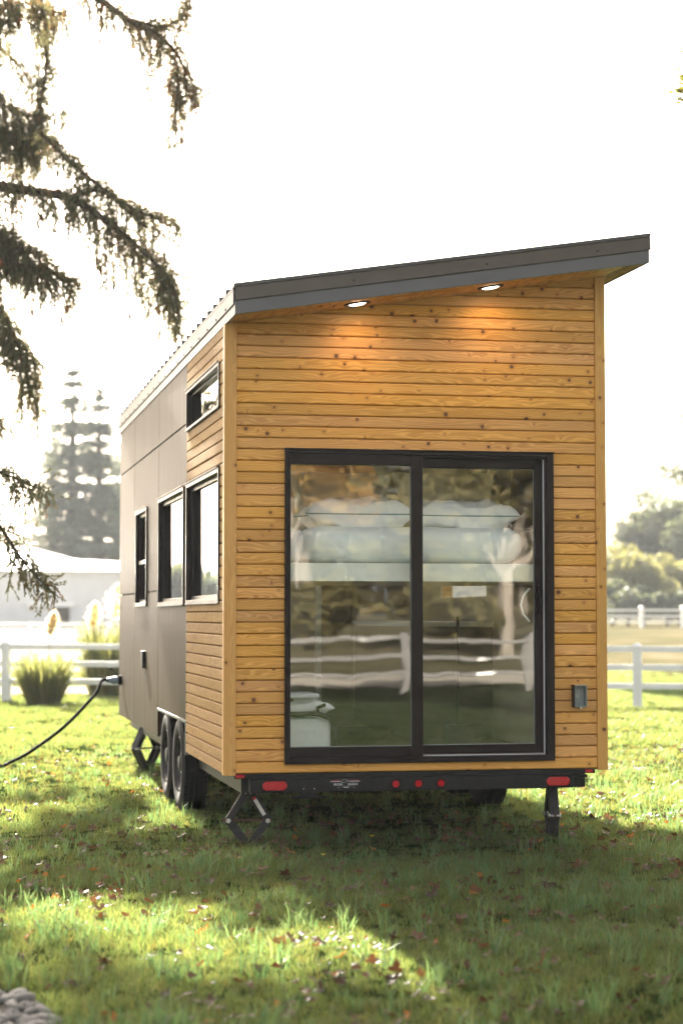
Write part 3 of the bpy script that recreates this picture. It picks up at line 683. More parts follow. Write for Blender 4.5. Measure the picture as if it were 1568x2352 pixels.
# parts were built in world coordinates under empties at the origin of the house frame
for e in (roof, door): pass

# ------------------------------------------------------------------ things inside
def puff(name, loc, sx, sy, sz, m, parent=None, seed=0, p=3.6, q=.46, n=28, wr=.012, corner=.18):
    """soft cushion: pointed corners, wrinkled cover"""
    r = random.Random(seed); ph = [r.uniform(0, 6.28) for _ in range(8)]
    vs = []; fs = []
    for side in (1, -1):
        for j in range(n+1):
            for i in range(n+1):
                u = -1+2*i/n; v = -1+2*j/n
                prof = max(0, (1-abs(u)**p))**q*max(0, (1-abs(v)**p))**q
                k = 1-corner*(1-abs(u)**2)*abs(v)**6; l = 1-corner*(1-abs(v)**2)*abs(u)**6
                wz = wr*(math.sin(5*u+ph[0]+3*v)+math.sin(9*v-4*u+ph[1])+.6*math.sin(17*u+ph[2]+2*v))*prof
                vs.append((u*l*sx, v*k*sy, side*sz*prof+wz))
    m1 = (n+1)**2
    for j in range(n):
        for i in range(n):
            a = j*(n+1)+i; fs.append((a, a+1, a+n+2, a+n+1)); b = a+m1; fs.append((b, b+n+1, b+n+2, b+1))
    o = mesh(name, vs, fs, m, parent, smooth=True); o.location = loc
    bm = bmesh.new(); bm.from_mesh(o.data); bmesh.ops.remove_doubles(bm, verts=bm.verts, dist=.0005); bm.to_mesh(o.data); bm.free(); return o
def piping(o, sx, sy, corner=.18, z=0, n=24):
    pts = []
    for (f) in [lambda t: (t, -1), lambda t: (1, t), lambda t: (-t, 1), lambda t: (-1, -t)]:
        for k in range(n):
            t = -1+2*k/n; u, v = f(t)
            kk = 1-corner*(1-abs(u)**2)*abs(v)**6; l = 1-corner*(1-abs(v)**2)*abs(u)**6
            pts.append((u*l*sx, v*kk*sy, z))
    pts.append(pts[0]); MB().tube(pts, .0045, 6).build('piping', M_PIPE, o)
def slab(name, x0, x1, y0, y1, z0, z1, m, n=40, r=.06, wr=.008):
    """mattress with soft rounded edges"""
    bm = bmesh.new(); bmesh.ops.create_cube(bm, size=1); bmesh.ops.subdivide_edges(bm, edges=bm.edges, cuts=14, use_grid_fill=True)
    sx, sy, sz = x1-x0, y1-y0, z1-z0; c = Vector(((x0+x1)/2, (y0+y1)/2, (z0+z1)/2))
    for v in bm.verts:
        p = Vector((v.co.x*sx, v.co.y*sy, v.co.z*sz)); q = Vector((max(-sx/2+r, min(sx/2-r, p.x)), max(-sy/2+r, min(sy/2-r, p.y)), max(-sz/2+r, min(sz/2-r, p.z))))
        d = p-q
        if d.length > 1e-6: p = q+d.normalized()*r
        p += Vector((0, 1, 0))*wr*math.sin(p.x*31+p.z*22)+Vector((0, 0, 1))*wr*(math.sin(p.x*9+1)+.6*math.sin(p.x*21))*(1 if v.co.z < 0 else .5)
        v.co = p
    me = bpy.data.meshes.new(name); bm.to_mesh(me); bm.free(); o = bpy.data.objects.new(name, me); me.materials.append(m); link(o); o.location = c
    me.polygons.foreach_set('use_smooth', [True]*len(me.polygons)); return o
bp = 1.836
tag(slab('mattress', .545, 2.06, .17, 1.95, bp+.002, bp+.245, M_MATT, r=.11, wr=.006), 'thick pale mattress lying on the white bed platform behind the glass', 'mattress')
pz = bp+.245
p1 = puff('pillow', (.95, .50, pz+.085), .38, .24, .105, M_LINEN, seed=1); piping(p1, .38, .24); tag(p1, 'white pillow with teal piping on the mattress behind the left door pane', 'pillow')
p2 = puff('pillow', (1.68, .50, pz+.08), .38, .24, .10, M_LINEN, seed=2); piping(p2, .38, .24); tag(p2, 'white pillow with teal piping on the mattress behind the right door pane', 'pillow')
for (x, s, lb) in ((.93, 3, 'beige linen pillow standing upright behind the left white pillow'), (1.66, 4, 'beige linen pillow standing upright behind the right white pillow')):
    b = puff('pillow', (x, .82, pz+.20), .40, .235, .09, M_BEIGE, seed=s); b.rotation_euler = (R(72), 0, R(2)); tag(b, lb, 'pillow')
b = puff('folded_blanket', (.46, .62, bp+.105), .16, .40, .10, M_LINEN, seed=6, wr=.015); b.rotation_euler = (0, R(-18), 0); tag(b, 'crumpled white blanket spilling over the left end of the bed', 'blanket')
# chair with a black tube frame and pale cushions
ch = empty('lounge_chair', (.50, .75, .535), 'low chair with black tube frame and pale cushions inside the glass door', 'chair')
def under0(o, par): o.parent = par; return o
t = MB(); t.tube([(-.36, -.30, .0), (-.36, -.30, .30), (.19, -.30, .30), (.27, -.30, .27), (.305, -.30, .20), (.31, -.30, 0)], .018, 10)
t.tube([(.19, -.30, .30), (.19, -.28, .34), (.24, -.30, .36)], .012, 6); t.tube([(-.36, .25, 0), (-.36, .25, .30), (.30, .25, .30), (.31, .25, 0)], .018, 10); t.tube([(-.36, -.30, .25), (-.36, .25, .25)], .014, 8); t.tube([(.305, -.30, .20), (.305, .25, .20)], .014, 8)
t.build('chair_frame', M_BLACK, ch, smooth=True)
sbox('side_cushion', (-.35, .285, -.27, .22, .03, .265), M_MATT, ch, .02)
c1 = puff('seat_cushion', (.02, -.03, .335), .30, .26, .05, M_LINEN, ch, seed=8)
c2 = sbox('throw', (-.36, .20, -.30, .05, .405, .435), M_LINEN, ch, .01)
c3 = sbox('back_cushion', (-.34, .05, -.20, .1, .31, .40), M_INTD, ch, .02)
# floor lamp pole and bowl deeper inside
lp = empty('floor_lamp', (1.93, 1.5, .531), 'slim black floor lamp with square foot inside the right door pane', 'lamp')
sbox('foot', (-.09, .09, -.09, .09, 0, .16), M_INTD, lp, .005); MB().tube([(0,0,.16), (0,0,.95)], .012, 8).build('pole', M_BLACK, lp)
bw = MB().lathe([(0, .001), (.0, .14), (.02, .20), (.09, .24), (.10, .245), (.095, .225), (.03, .17), (.02, .001)], 28, (0,0,0), 'z').build('stool_bowl', M_INTD, smooth=True); bw.location = (1.35, 2.2, .532)
tag(bw, 'wide dark round basin on the floor inside the glass door', 'basin')
sp_ = MB().tube([(.012*math.cos(k*.5), .012*math.sin(k*.5), -k*.004) for k in range(90)], .004, 5).build('coiled_cord', M_CORD); sp_.location = (2.02, 1.0, 2.62)
tag(sp_, 'black coiled cord hanging beside the bed inside the house', 'cord')

# ------------------------------------------------------------------ power cord
pc = empty('power_cord', (-.02, 7.62, .83), 'black power cord plugged into the dark side wall and drooping to the lawn', 'power cord')
def rel(p): return (p[0]+.02, p[1]-7.62, p[2]-.83)
cpts = [(-.135, 7.60, .835), (-.20, 7.58, .825)]
q = [at(243, 1567, 7.5), at(222, 1590, 7.4), at(200, 1616, 7.25), at(170, 1648, 7.1), at(140, 1676, 7.0), at(100, 1706, 6.85), at(60, 1733, 6.7), at(25, 1750, 6.6), at(-5, 1761, 6.5)]
cp = [Vector(a) for a in cpts]+q[1:]+[Vector((-1.7, 6.6, .045)), Vector((-2.4, 7.2, .022)), Vector((-3.4, 8.4, .02))]
def spline(P_, n=6):
    out = []
    for i in range(len(P_)-1):
        p0 = P_[max(i-1, 0)]; p1 = P_[i]; p2 = P_[i+1]; p3 = P_[min(i+2, len(P_)-1)]
        for k in range(n):
            t = k/n; out.append(.5*((2*p1)+(-p0+p2)*t+(2*p0-5*p1+4*p2-p3)*t*t+(-p0+3*p1-3*p2+p3)*t**3))
    out.append(P_[-1]); return out
MB().tube([rel(v) for v in spline(cp)], .0165, 10).build('cable', M_CORD, pc, smooth=True)
MB().lathe([(-.135, .018), (-.11, .026), (-.085, .028), (-.08, .036), (-.03, .040), (-.028, .034), (-.01, .034)], 16, (0,0,0), 'x').build('plug', M_PLUG, pc, smooth=True)
mbi = MB().lathe([(-.02, .045), (.0, .050), (.03, .052)], 20, (-.012,7.62,.83), 'x'); P(mbi.build('power_inlet', M_CORD, smooth=True))
P(MB().hexa([(-.03,7.58,.875),(-.03,7.66,.875),(-.022,7.66,.875),(-.022,7.58,.875),(-.125,7.58,.955),(-.125,7.66,.955),(-.115,7.66,.962),(-.115,7.58,.962)]).build('inlet_lid', M_CORD, bevel=.003))

# ------------------------------------------------------------------ instancing helper
def source(objs):
    c = bpy.data.collections.new('source')
    for o in objs:
        for cc in list(o.users_collection): cc.objects.unlink(o)
        c.objects.link(o)
    return c
def scatter(name, pts, rots, scl, kinds, coll, parent=None):
    n = len(pts); me = bpy.data.meshes.new(name); me.vertices.add(n); me.vertices.foreach_set('co', np.asarray(pts, np.float32).ravel())
    a = me.attributes.new('rot', 'FLOAT_VECTOR', 'POINT'); a.data.foreach_set('vector', np.asarray(rots, np.float32).ravel())
    a = me.attributes.new('scl', 'FLOAT', 'POINT'); a.data.foreach_set('value', np.asarray(scl, np.float32).ravel())
    a = me.attributes.new('knd', 'INT', 'POINT'); a.data.foreach_set('value', np.asarray(kinds, np.int32).ravel()); me.update()
    o = bpy.data.objects.new(name, me); link(o, parent)
    ng = bpy.data.node_groups.new(name+'_nodes', 'GeometryNodeTree')
    ng.interface.new_socket('Geometry', in_out='INPUT', socket_type='NodeSocketGeometry'); ng.interface.new_socket('Geometry', in_out='OUTPUT', socket_type='NodeSocketGeometry')
    gi = ng.nodes.new('NodeGroupInput'); go = ng.nodes.new('NodeGroupOutput'); ip = ng.nodes.new('GeometryNodeInstanceOnPoints')
    ci = ng.nodes.new('GeometryNodeCollectionInfo'); ci.inputs[0].default_value = coll; ci.inputs[1].default_value = True; ci.inputs[2].default_value = True
    def at_(nm, ty):
        q = ng.nodes.new('GeometryNodeInputNamedAttribute'); q.data_type = ty; q.inputs[0].default_value = nm; return q.outputs[0]
    L = ng.links.new; L(gi.outputs[0], ip.inputs['Points']); L(ci.outputs[0], ip.inputs['Instance']); ip.inputs['Pick Instance'].default_value = True
    L(at_('knd', 'INT'), ip.inputs['Instance Index']); L(at_('scl', 'FLOAT'), ip.inputs['Scale'])
    er = ng.nodes.new('FunctionNodeEulerToRotation'); L(at_('rot', 'FLOAT_VECTOR'), er.inputs[0]); L(er.outputs[0], ip.inputs['Rotation'])
    L(ip.outputs[0], go.inputs[0])
    md = o.modifiers.new('scatter', 'NODES'); md.node_group = ng
    return o

# ------------------------------------------------------------------ grass
def tuft(name, nb, rad, h0, h1, w, m, lean=.5, seed=0):
    r = random.Random(seed); vs = []; fs = []
    for _ in range(nb):
        a = r.uniform(0, 6.283); d = rad*math.sqrt(r.random()); x, y = d*math.cos(a), d*math.sin(a); h = r.uniform(h0, h1)
        la = r.uniform(0, 6.283); ll = h*r.uniform(.1, lean); dx, dy = math.cos(la)*ll, math.sin(la)*ll; wa = r.uniform(0, 3.14); wx, wy = math.cos(wa)*w/2, math.sin(wa)*w/2
        n = len(vs)
        vs += [(x-wx, y-wy, -.005), (x+wx, y+wy, -.005), (x+dx*.35-wx*.85, y+dy*.35-wy*.85, h*.55), (x+dx*.35+wx*.85, y+dy*.35+wy*.85, h*.55), (x+dx, y+dy, h*r.uniform(.85, 1))]
        fs += [(n, n+1, n+3, n+2), (n+2, n+3, n+4)]
    return mesh(name, vs, fs, m)
srcs = [tuft('blade_a', 26, .06, .018, .050, .0032, M_GRASS, .7, 1), tuft('blade_b', 26, .06, .022, .060, .0034, M_GRASS, .9, 2), tuft('blade_c', 22, .07, .015, .045, .0032, M_GRASS, 1.1, 3),
        tuft('blade_d', 14, .035, .05, .115, .0042, M_GRASSL, .9, 4), tuft('blade_e', 10, .05, .02, .06, .0030, M_DRY, 1.0, 5),
        tuft('blade_f', 30, .11, .03, .07, .0070, M_GRASS, .8, 6), tuft('blade_g', 30, .11, .03, .07, .0070, M_GRASS, .8, 7)]
cg = source(srcs)
def patch_noise(x, y): return np.sin(x*2.1+1.3*np.sin(y*1.7))*np.sin(y*2.6+1.1*np.sin(x*1.9+2))*.5+.5
STX, STY, STR = -1.60, -5.2, .3           # bed of river stones
def grass_zone(x0, x1, y0, y1, dens, near):
    n = int((x1-x0)*(y1-y0)*dens); x = rng.uniform(x0, x1, n); y = rng.uniform(y0, y1, n)
    pn = patch_noise(x, y); keep = rng.random(n) < .62+.38*pn
    keep &= ((x-STX)/.25)**2+((y-STY)/.60)**2 > 1
    under = (x > .1) & (x < 2.5) & (y > .8) & (y < 7.8); keep &= ~(under & (rng.random(n) < .55))
    keep &= ~((y > 24.4) & (y < 28.8) & (x < 6.6))
    x, y, pn = x[keep], y[keep], pn[keep]; n = len(x); u = rng.random(n)
    if near:
        k = np.where(u < .34, 0, np.where(u < .64, 1, np.where(u < .88, 2, np.where(u < .925+.06*(pn > .75), 3, 4))))
        k = np.where((rng.random(n) < .05+.38*np.clip((y-1)/6, 0, 1)) & (k < 3), 4, k)
    else: k = np.where(u < .30, 5, np.where(u < .58, 6, 4))
    order = {0:0,1:1,2:2,3:3,4:4,5:5,6:6}
    s = rng.uniform(.6, 1.15, n)*(.75+.4*pn); s = np.where(k == 3, rng.uniform(.7, 1.35, n), s)
    return np.stack([x, y, gz(x, y)], 1), np.stack([rng.normal(0, .12, n), rng.normal(0, .12, n), rng.uniform(0, 6.28, n)], 1), s, k
zones = [grass_zone(-3.2, 3.4, -7.5, -.6, 560, True), grass_zone(-3.2, 5.2, -.6, 3.5, 300, True), grass_zone(-3.2, 7.0, 3.5, 9, 160, True),
         grass_zone(-4.5, 11, 9, 25, 95, False), grass_zone(-8, 16, 25, 38, 40, False), grass_zone(-12, -3.2, -8, 9, 40, False), grass_zone(7, 12, -8, 9, 40, False), grass_zone(-8, 14, -26, -7.5, 60, False)]
gp = [np.concatenate(z) for z in zip(*zones)]
tag(scatter('grass', *gp, cg), 'short green lawn grass around the trailer', 'grass', kind='stuff')

# ------------------------------------------------------------------ fallen leaves
def leafmesh(name, seed, m, lobes=5):
    r = random.Random(seed); pts = []; n = lobes*4
    for k in range(n):
        t = k/n*2*math.pi; rr = (.55+.45*math.cos(t*lobes))*.5+.42
        rr *= r.uniform(.82, 1.1)*(1-.25*abs(math.sin(t/2))**4); pts.append((math.cos(t)*rr*1.25, math.sin(t)*rr))
    cu = r.uniform(.4, 1.0); tw = r.uniform(-.5, .5)
    def zf(x, y): return cu*(.35*x*x+.45*y*y)*.8+tw*x*y*.6+.12*math.sin(x*5+seed)
    vs = [(0, 0, 0)]+[(x, y, zf(x, y)) for x, y in pts]+[(x*.5, y*.5, zf(x*.5, y*.5)) for x, y in pts]
    fs = []
    for k in range(n):
        a = 1+k; b = 1+(k+1) % n; fs.append((a, b, b+n, a+n)); fs.append((0, a+n, b+n))
    vs += [(-.3, .02, 0), (-.3, -.02, 0), (-1.7, .01, .25), (-1.7, -.01, .25)]; q = len(vs)-4; fs.append((q, q+1, q+3, q+2))
    return mesh(name, vs, fs, m)
lv = [leafmesh('leaf', i, M_LEAF, 5 if i % 2 else 3) for i in range(5)]+[leafmesh('leaf', 9, M_LEAFO, 5)]
base_me = [o.data for o in lv]
for o in lv: bpy.data.objects.remove(o)
def leaf_spots(n, x0, x1, y0, y1, thr=.0):
    out = []
    while len(out) < n:
        x, y = random.uniform(x0, x1), random.uniform(y0, y1)
        c = .5+.5*math.sin(x*3.1+2*math.sin(y*2.3))*math.sin(y*3.7+1.4*math.sin(x*2.7))
        if random.random() < c**1.5+.08 and not ((x-STX)/.4)**2+((y-STY)/.6)**2 < 1: out.append((x, y))
    return out
spots = leaf_spots(290, -1.6, 3.3, -5.4, 1.0)
for k, (x, y) in enumerate(spots):
    me = base_me[5] if random.random() < .05 else random.choice(base_me[:5])
    o = bpy.data.objects.new('leaf', me); COL.objects.link(o); o.parent = ground; s = random.uniform(.020, .048)
    o.location = (x, y, float(gz(x, y))+random.uniform(.024, .045)); o.scale = (s, s, s*random.uniform(.7, 1.6)); o.rotation_euler = (random.gauss(0, .45), random.gauss(0, .45), random.uniform(0, 6.28))
srcl = []
for me in base_me: o = bpy.data.objects.new('litter_leaf', me); COL.objects.link(o); srcl.append(o)
sp2 = leaf_spots(1500, -3, 4.0, -6.5, 1.5)+leaf_spots(800, -3, 6.5, 1.0, 9)+leaf_spots(350, -4, 10, 9, 22)
A = np.array(sp2); n = len(A)
lt = scatter('leaf_litter', np.stack([A[:,0], A[:,1], gz(A[:,0], A[:,1])+.028], 1), np.stack([rng.normal(0,.4,n), rng.normal(0,.4,n), rng.uniform(0,6.28,n)], 1), rng.uniform(.015,.042,n), np.where(rng.random(n) < .04, 5, rng.integers(0, 5, n)), source(srcl))
tag(lt, 'small brown fallen leaves scattered through the grass', 'leaves', kind='stuff')
# buttercups
for (px, py, lb) in ((852, 1922, 'single yellow buttercup in the shaded grass behind the other one'), (740, 1965, 'single yellow buttercup nearest the left jack in shaded grass')):
    f = 4530.2; y = None
    a = at(px, py, 0); d = a-Vector((CX, CY, CZ)); t = (CZ-.06)/-d.z; q = Vector((CX, CY, CZ))+d*t
    fl = empty('buttercup', (q.x, q.y, 0), lb, 'flower'); MB().tube([(0,0,0), (.004,0,.05), (.006,0,.062)], .0012, 5).build('stem', M_GRASSL, fl)
    pm = MB()
    for k in range(5):
        a = k*2*math.pi/5; pm.hexa([(.006,0,.062), (.006+.011*math.cos(a-.5), .011*math.sin(a-.5), .066), (.006+.015*math.cos(a), .015*math.sin(a), .070), (.006+.011*math.cos(a+.5), .011*math.sin(a+.5), .066)]+[(.006,0,.064), (.006+.011*math.cos(a-.5), .011*math.sin(a-.5), .068), (.006+.015*math.cos(a), .015*math.sin(a), .072), (.006+.011*math.cos(a+.5), .011*math.sin(a+.5), .068)])
    pm.build('petals', M_PETAL, fl)
# ------------------------------------------------------------------ river stones in the near left corner
bed = mesh('stone_bed', [(STX+.25*math.cos(t), STY+.60*math.sin(t), .012) for t in [k*math.pi/12 for k in range(24)]], [tuple(range(24))], simple('bed_soil', (.05,.04,.028), rough=.95)); tag(bed, 'small bed of rounded river stones in the near left corner of the lawn', 'stone bed')
def stone(seed):
    r = random.Random(seed); bm = bmesh.new(); bmesh.ops.create_icosphere(bm, subdivisions=2, radius=1)
    ph = [r.uniform(0, 6) for _ in range(4)]
    for v in bm.verts: v.co *= 1+.10*math.sin(v.co.x*2.3+ph[0])+.08*math.sin(v.co.y*3+ph[1]); v.co.z *= .55
    me = bpy.data.meshes.new('stone'); bm.to_mesh(me); bm.free(); me.materials.append(M_STONE); me.polygons.foreach_set('use_smooth', [True]*len(me.polygons)); return me
sm = [stone(i) for i in range(5)]; placed = []
for _ in range(4000):
    a = random.uniform(0, 6.28); d = math.sqrt(random.random()); x, y, r = STX+.24*d*math.cos(a), STY+.58*d*math.sin(a), random.uniform(.020, .050)
    if all((x-p[0])**2+(y-p[1])**2 > (.8*(r+p[2]))**2 for p in placed) and len(placed) < 110: placed.append((x, y, r))
for (x, y, r) in placed:
    o = bpy.data.objects.new('stone', random.choice(sm)); COL.objects.link(o); o.parent = bed; o.location = (x, y, .012+r*.35); o.scale = (r*random.uniform(.9, 1.35), r*random.uniform(.85, 1.1), r); o.rotation_euler = (random.gauss(0,.2), random.gauss(0,.2), random.uniform(0,6))

# ------------------------------------------------------------------ fences
def fence(name, p0, p1, n, label, group=None, h=1.02, pw=.14, rails=(.35,.65,.945), rh=.095, ext=(0,0), cap=True):
    p0, p1 = Vector((*p0, 0)), Vector((*p1, 0)); d = (p1-p0).normalized(); sp = (p1-p0).length/n; ang = math.atan2(d.y, d.x)
    root = empty(name, (p0.x, p0.y, float(gz(p0.x, p0.y))), label, 'fence', group, rz=ang)
    z0 = root.location.z
    pm = MB().box(-pw/2, pw/2, -pw/2, pw/2, -.25, h-.03).build('post', M_FENCE, root, bevel=.006)
    cm = MB().hexa([(-pw*.58,-pw*.58,h-.03),(pw*.58,-pw*.58,h-.03),(pw*.58,pw*.58,h-.03),(-pw*.58,pw*.58,h-.03),(-pw*.2,-pw*.2,h+.02),(pw*.2,-pw*.2,h+.02),(pw*.2,pw*.2,h+.02),(-pw*.2,pw*.2,h+.02)]).build('post_cap', M_FENCE, pm)
    rm = None
    for k in range(-ext[0], n+ext[1]+1):
        q = p0+d*sp*k; zz = float(gz(q.x, q.y))-z0
        if k != -ext[0]:
            a = clone(pm, root, location=(sp*k, 0, zz)); clone(cm, a)
        else: pm.location = (sp*k, 0, zz)
        if k < n+ext[1]:
            q2 = q+d*sp; z2 = float(gz(q2.x, q2.y))-z0
            for rz_ in rails:
                if rm is None: rm = MB().box(pw/2, sp-pw/2, -.022, .022, -rh/2, rh/2).build('rail', M_FENCE, root, bevel=.004); r_ = rm
                else: r_ = clone(rm, root)
                r_.location = (sp*k, 0, zz+rz_); r_.rotation_euler = (0, -math.atan2(z2-zz, sp), 0)
    return root
fence('rail_fence', (-.73, 21.9), (9.156, 17.75), 4, 'white three-rail fence just behind the lawn, with the tall post right of the house', ext=(3, 3))
fence('rail_fence', (-6, 46.5), (9, 46.0), 6, 'white rail fence in front of the sand arena, nearer of the two at left', ext=(1, 0))
fence('rail_fence', (-7, 55), (9, 54), 6, 'white rail fence crossing the sand arena, farther of the two at left', ext=(1, 0))
fence('board_fence', (24, 91.5), (50, 90.5), 11, 'pale weathered fence in the far field before the bushes', h=1.15, pw=.20, rails=(.3,.62,.95), rh=.11)
fence('rail_fence', (-6, -24.5), (22, -23.5), 11, 'white three-rail fence behind the viewer, mirrored in the glass door', h=1.1, pw=.11, rails=(.36,.68,1.0), rh=.078)

# ------------------------------------------------------------------ barn
def barn():
    b = empty('barn', (6.5, 98, .8), 'low pale grey barn with white metal roof behind the left fences', 'barn')
    x0, x1, y0, y1, h, hr = -16, 20, 0, 13, 3.15, 5.6
    MB().box(x0, x1, y0, y1, -.3, h).build('wall', M_BARN, b)
    r = MB(); ro = .5; prof_ = [(x0-ro, 4.65), (-3.7, 4.65), (-.8, 3.90), (5, 3.62), (x1+ro, 3.5)]
    for (xa_, za_), (xb_, zb_) in zip(prof_[:-1], prof_[1:]):
        r.hexa([(xa_,y0-ro,h-.02),(xb_,y0-ro,h-.02),(xb_,y1+ro,h-.02),(xa_,y1+ro,h-.02),(xa_,y0+6,za_),(xb_,y0+6,zb_),(xb_,y1-6,zb_),(xa_,y1-6,za_)])
    r.build('roof', M_BARNR, b)
    for k in range(36): MB().box(x0+.5+k, x0+.56+k, y0-.03, y0-.001, -.2, h-.03).build('batten', M_BARN, b)
    p = at(60, 1390, 98)-b.location; q = at(172, 1390, 98)-b.location
    dd = MB().box(p.x, q.x, -.22, -.05, p.z-.1, p.z+.16).build('door_track', M_FENCE, b)
    p1 = at(128, 1388, 98)-b.location; q1 = at(160, 1437, 98)-b.location
    wn_ = MB().box(p1.x, q1.x, -.07, -.035, q1.z, p1.z).build('dark_doorway_panel', M_INTD, b)  # dark slab on the solid wall stands for the shade inside a doorway
    MB().box(q1.x+.02, q.x-.2, -.09, -.04, -.1, p1.z).build('sliding_door', M_BARN, b)
barn()

# ------------------------------------------------------------------ trees
def cards(pts, size, seed=0, droop=0.0, asp=1.6, jit=.35):
    r = np.random.default_rng(seed); n = len(pts); pts = np.asarray(pts, float)
    a = r.normal(size=(n,3)); a[:,2] *= .6; a[:,2] -= droop; a /= np.linalg.norm(a, axis=1)[:,None]
    b = r.normal(size=(n,3)); b -= (b*a).sum(1)[:,None]*a; b /= np.linalg.norm(b, axis=1)[:,None]
    s = size*r.uniform(1-jit, 1+jit, n)[:,None]; A = a*s*asp*.5; B = b*s*.5
    v = np.stack([pts-A, pts-B*.8, pts+A, pts+B*.8], 1).reshape(-1, 3)
    return v, n
def cardmesh(name, pts, size, m, parent=None, seed=0, **k):
    v, n = cards(pts, size, seed, **k); me = bpy.data.meshes.new(name)
    me.vertices.add(4*n); me.vertices.foreach_set('co', v.astype(np.float32).ravel()); me.loops.add(4*n); me.loops.foreach_set('vertex_index', np.arange(4*n, dtype=np.int32))
    me.polygons.add(n); me.polygons.foreach_set('loop_start', np.arange(0, 4*n, 4, dtype=np.int32)); me.polygons.foreach_set('loop_total', np.full(n, 4, np.int32)); me.update(calc_edges=True); me.validate()
    o = bpy.data.objects.new(name, me); me.materials.append(m); return link(o, parent)
def conifer(loc, H, W_, label, seed, m=M_FAR, group=None, bare=.12, n=15000, size=.155, name='conifer_tree', tiers=50):
    r = random.Random(seed); t = empty(name, loc, label, 'tree', group)
    tr = MB().tube([(0,0,-.5), (.05,0,H*.3), (0,.04,H*.65), (0,0,H)], [W_*.05+.08, W_*.035+.05, W_*.02+.03, .02], 8)
    pts = []; 
    for k in range(tiers):
        f = bare+(1-bare)*(k+r.uniform(0,.7))/tiers; zz = H*f+r.gauss(0, .45); rad = W_*.5*(1-f)**.86*r.uniform(.6, 1.2)
        nb = r.randint(4, 7); a0 = r.uniform(0, 6.28)
        for j in range(nb):
            a = a0+j*6.283/nb+r.uniform(-.35,.35); L_ = rad*r.uniform(.45, 1.3)+.15; dr = r.uniform(-.05, .42)*L_
            tip = (math.cos(a)*L_, math.sin(a)*L_, zz-dr+.12*L_); 
            if L_ > .7: tr.tube([(0,0,zz), (tip[0]*.5, tip[1]*.5, zz-dr*.2), tip], [.05, .035, .012], 4, cap=False)
            m_ = int(1.6*n/tiers/nb*(.35+1.3*(1-f)))
            for _ in range(m_):
                u = r.random()**.7; w = .20*L_*(1-u*.6)*r.gauss(0, 1); pts.append((math.cos(a)*L_*u-math.sin(a)*w, math.sin(a)*L_*u+math.cos(a)*w, zz-dr*u*u*1.2+.1*L_*u*u-abs(r.gauss(0, .12+.10*L_*.3))))
    tr.build('trunk', M_BARK, t); cardmesh('crown', pts, size, m, t, seed, droop=.4); return t
def broadleaf(loc, H, rx, rz, label, seed, m, group=None, n=14000, size=.30, name='leafy_tree', cz=None, nl=16, gaps=True, trunk=True, bark=None, cat='tree'):
    r = random.Random(seed); t = empty(name, loc, label, cat, group); cz = cz if cz is not None else H-rz
    lobes = []
    for _ in range(nl):
        a = r.uniform(0, 6.28); e = r.uniform(-.8, 1); d = r.uniform(.25, .80)
        lobes.append((math.cos(a)*rx*d*math.cos(e), math.sin(a)*rx*d*math.cos(e), cz+rz*d*math.sin(e), r.uniform(.28, .5)*min(rx, rz)))
    pts = []
    for k in range(n):
        l = r.choice(lobes); q = np.array([r.gauss(0,1), r.gauss(0,1), r.gauss(0,1)]); q /= np.linalg.norm(q); q *= l[3]*r.random()**.33*1.1
        if gaps and math.sin(q[0]*3.1/l[3]*1.3+l[0])*math.sin(q[2]*3.7/l[3]+l[2]) > .55: continue
        pts.append((l[0]+q[0], l[1]+q[1], max(.1, l[2]+q[2]*.85)))
    if trunk:
        tr = MB().tube([(0,0,-.4), (.1,.05,H*.25), (0,0,cz)], [H*.028+.04, H*.02+.03, .05], 8)
        for l in lobes: tr.tube([(0,.0,H*.22), (l[0]*.5, l[1]*.5, (H*.22+l[2])/2), l[:3]], [H*.012+.02, .05, .02], 5, cap=False)
        tr.build('trunk', bark or M_BARK, t)
    cardmesh('crown', pts, size, m, t, seed); return t
def G(x, y): return (x, y, float(gz(x, y)))
def place(px, y): q = at(px, 1415, y); return G(q.x, y)
conifer(place(165, 140), 20.6, 13, 'tallest hazy conifer behind the left barn with a pointed top', 11, n=26000, bare=.06)
conifer(place(226, 138), 18.4, 11.5, 'hazy conifer with leaning tip right of the tallest one behind the barn', 12, n=20000, bare=.08)
conifer(place(120, 144), 15.5, 11.5, 'shorter hazy conifer left of the tallest one behind the barn', 13, n=9000, bare=.06)
conifer(place(268, 143), 13.5, 10.5, 'short hazy conifer touching the dark house wall behind the barn', 14, n=8000, bare=.05)
conifer(place(-40, 150), 12.0, 7.5, 'broad low conifer behind the barn at the left edge', 15, n=7000, bare=.05)
broadleaf(place(1535, 128), 10.6, 3.9, 4.2, 'large rounded blue-green tree behind the bushes at right', 21, M_FARD, n=26000, size=.22, nl=34, gaps=False)
broadleaf(place(1650, 122), 9.6, 3.6, 4.2, 'dark rounded tree leaving the frame at right', 22, M_FARD, n=14000, size=.24, nl=24, gaps=False)
broadleaf(place(1405, 104), 5.6, 2.0, 2.5, 'pale yellow-green bush hugging the right wall of the house', 23, M_FARY, n=15000, size=.13, name='leafy_bush', cat='bush', nl=20)
broadleaf(place(1475, 101), 4.7, 2.2, 2.2, 'pale yellow-green bush left of centre in the row at right', 24, M_FARY, n=16000, size=.13, name='leafy_bush', cat='bush', nl=22)
broadleaf(place(1560, 103), 4.9, 2.2, 2.3, 'pale yellow-green bush at the right edge of the frame', 25, M_FARY, n=16000, size=.13, name='leafy_bush', cat='bush', nl=22)
broadleaf(place(1440, 97), 2.9, 1.9, 1.4, 'dark green low shrub beneath the pale bush beside the house', 26, M_FARD, n=6000, size=.18, name='low_shrub', cat='bush', nl=18)
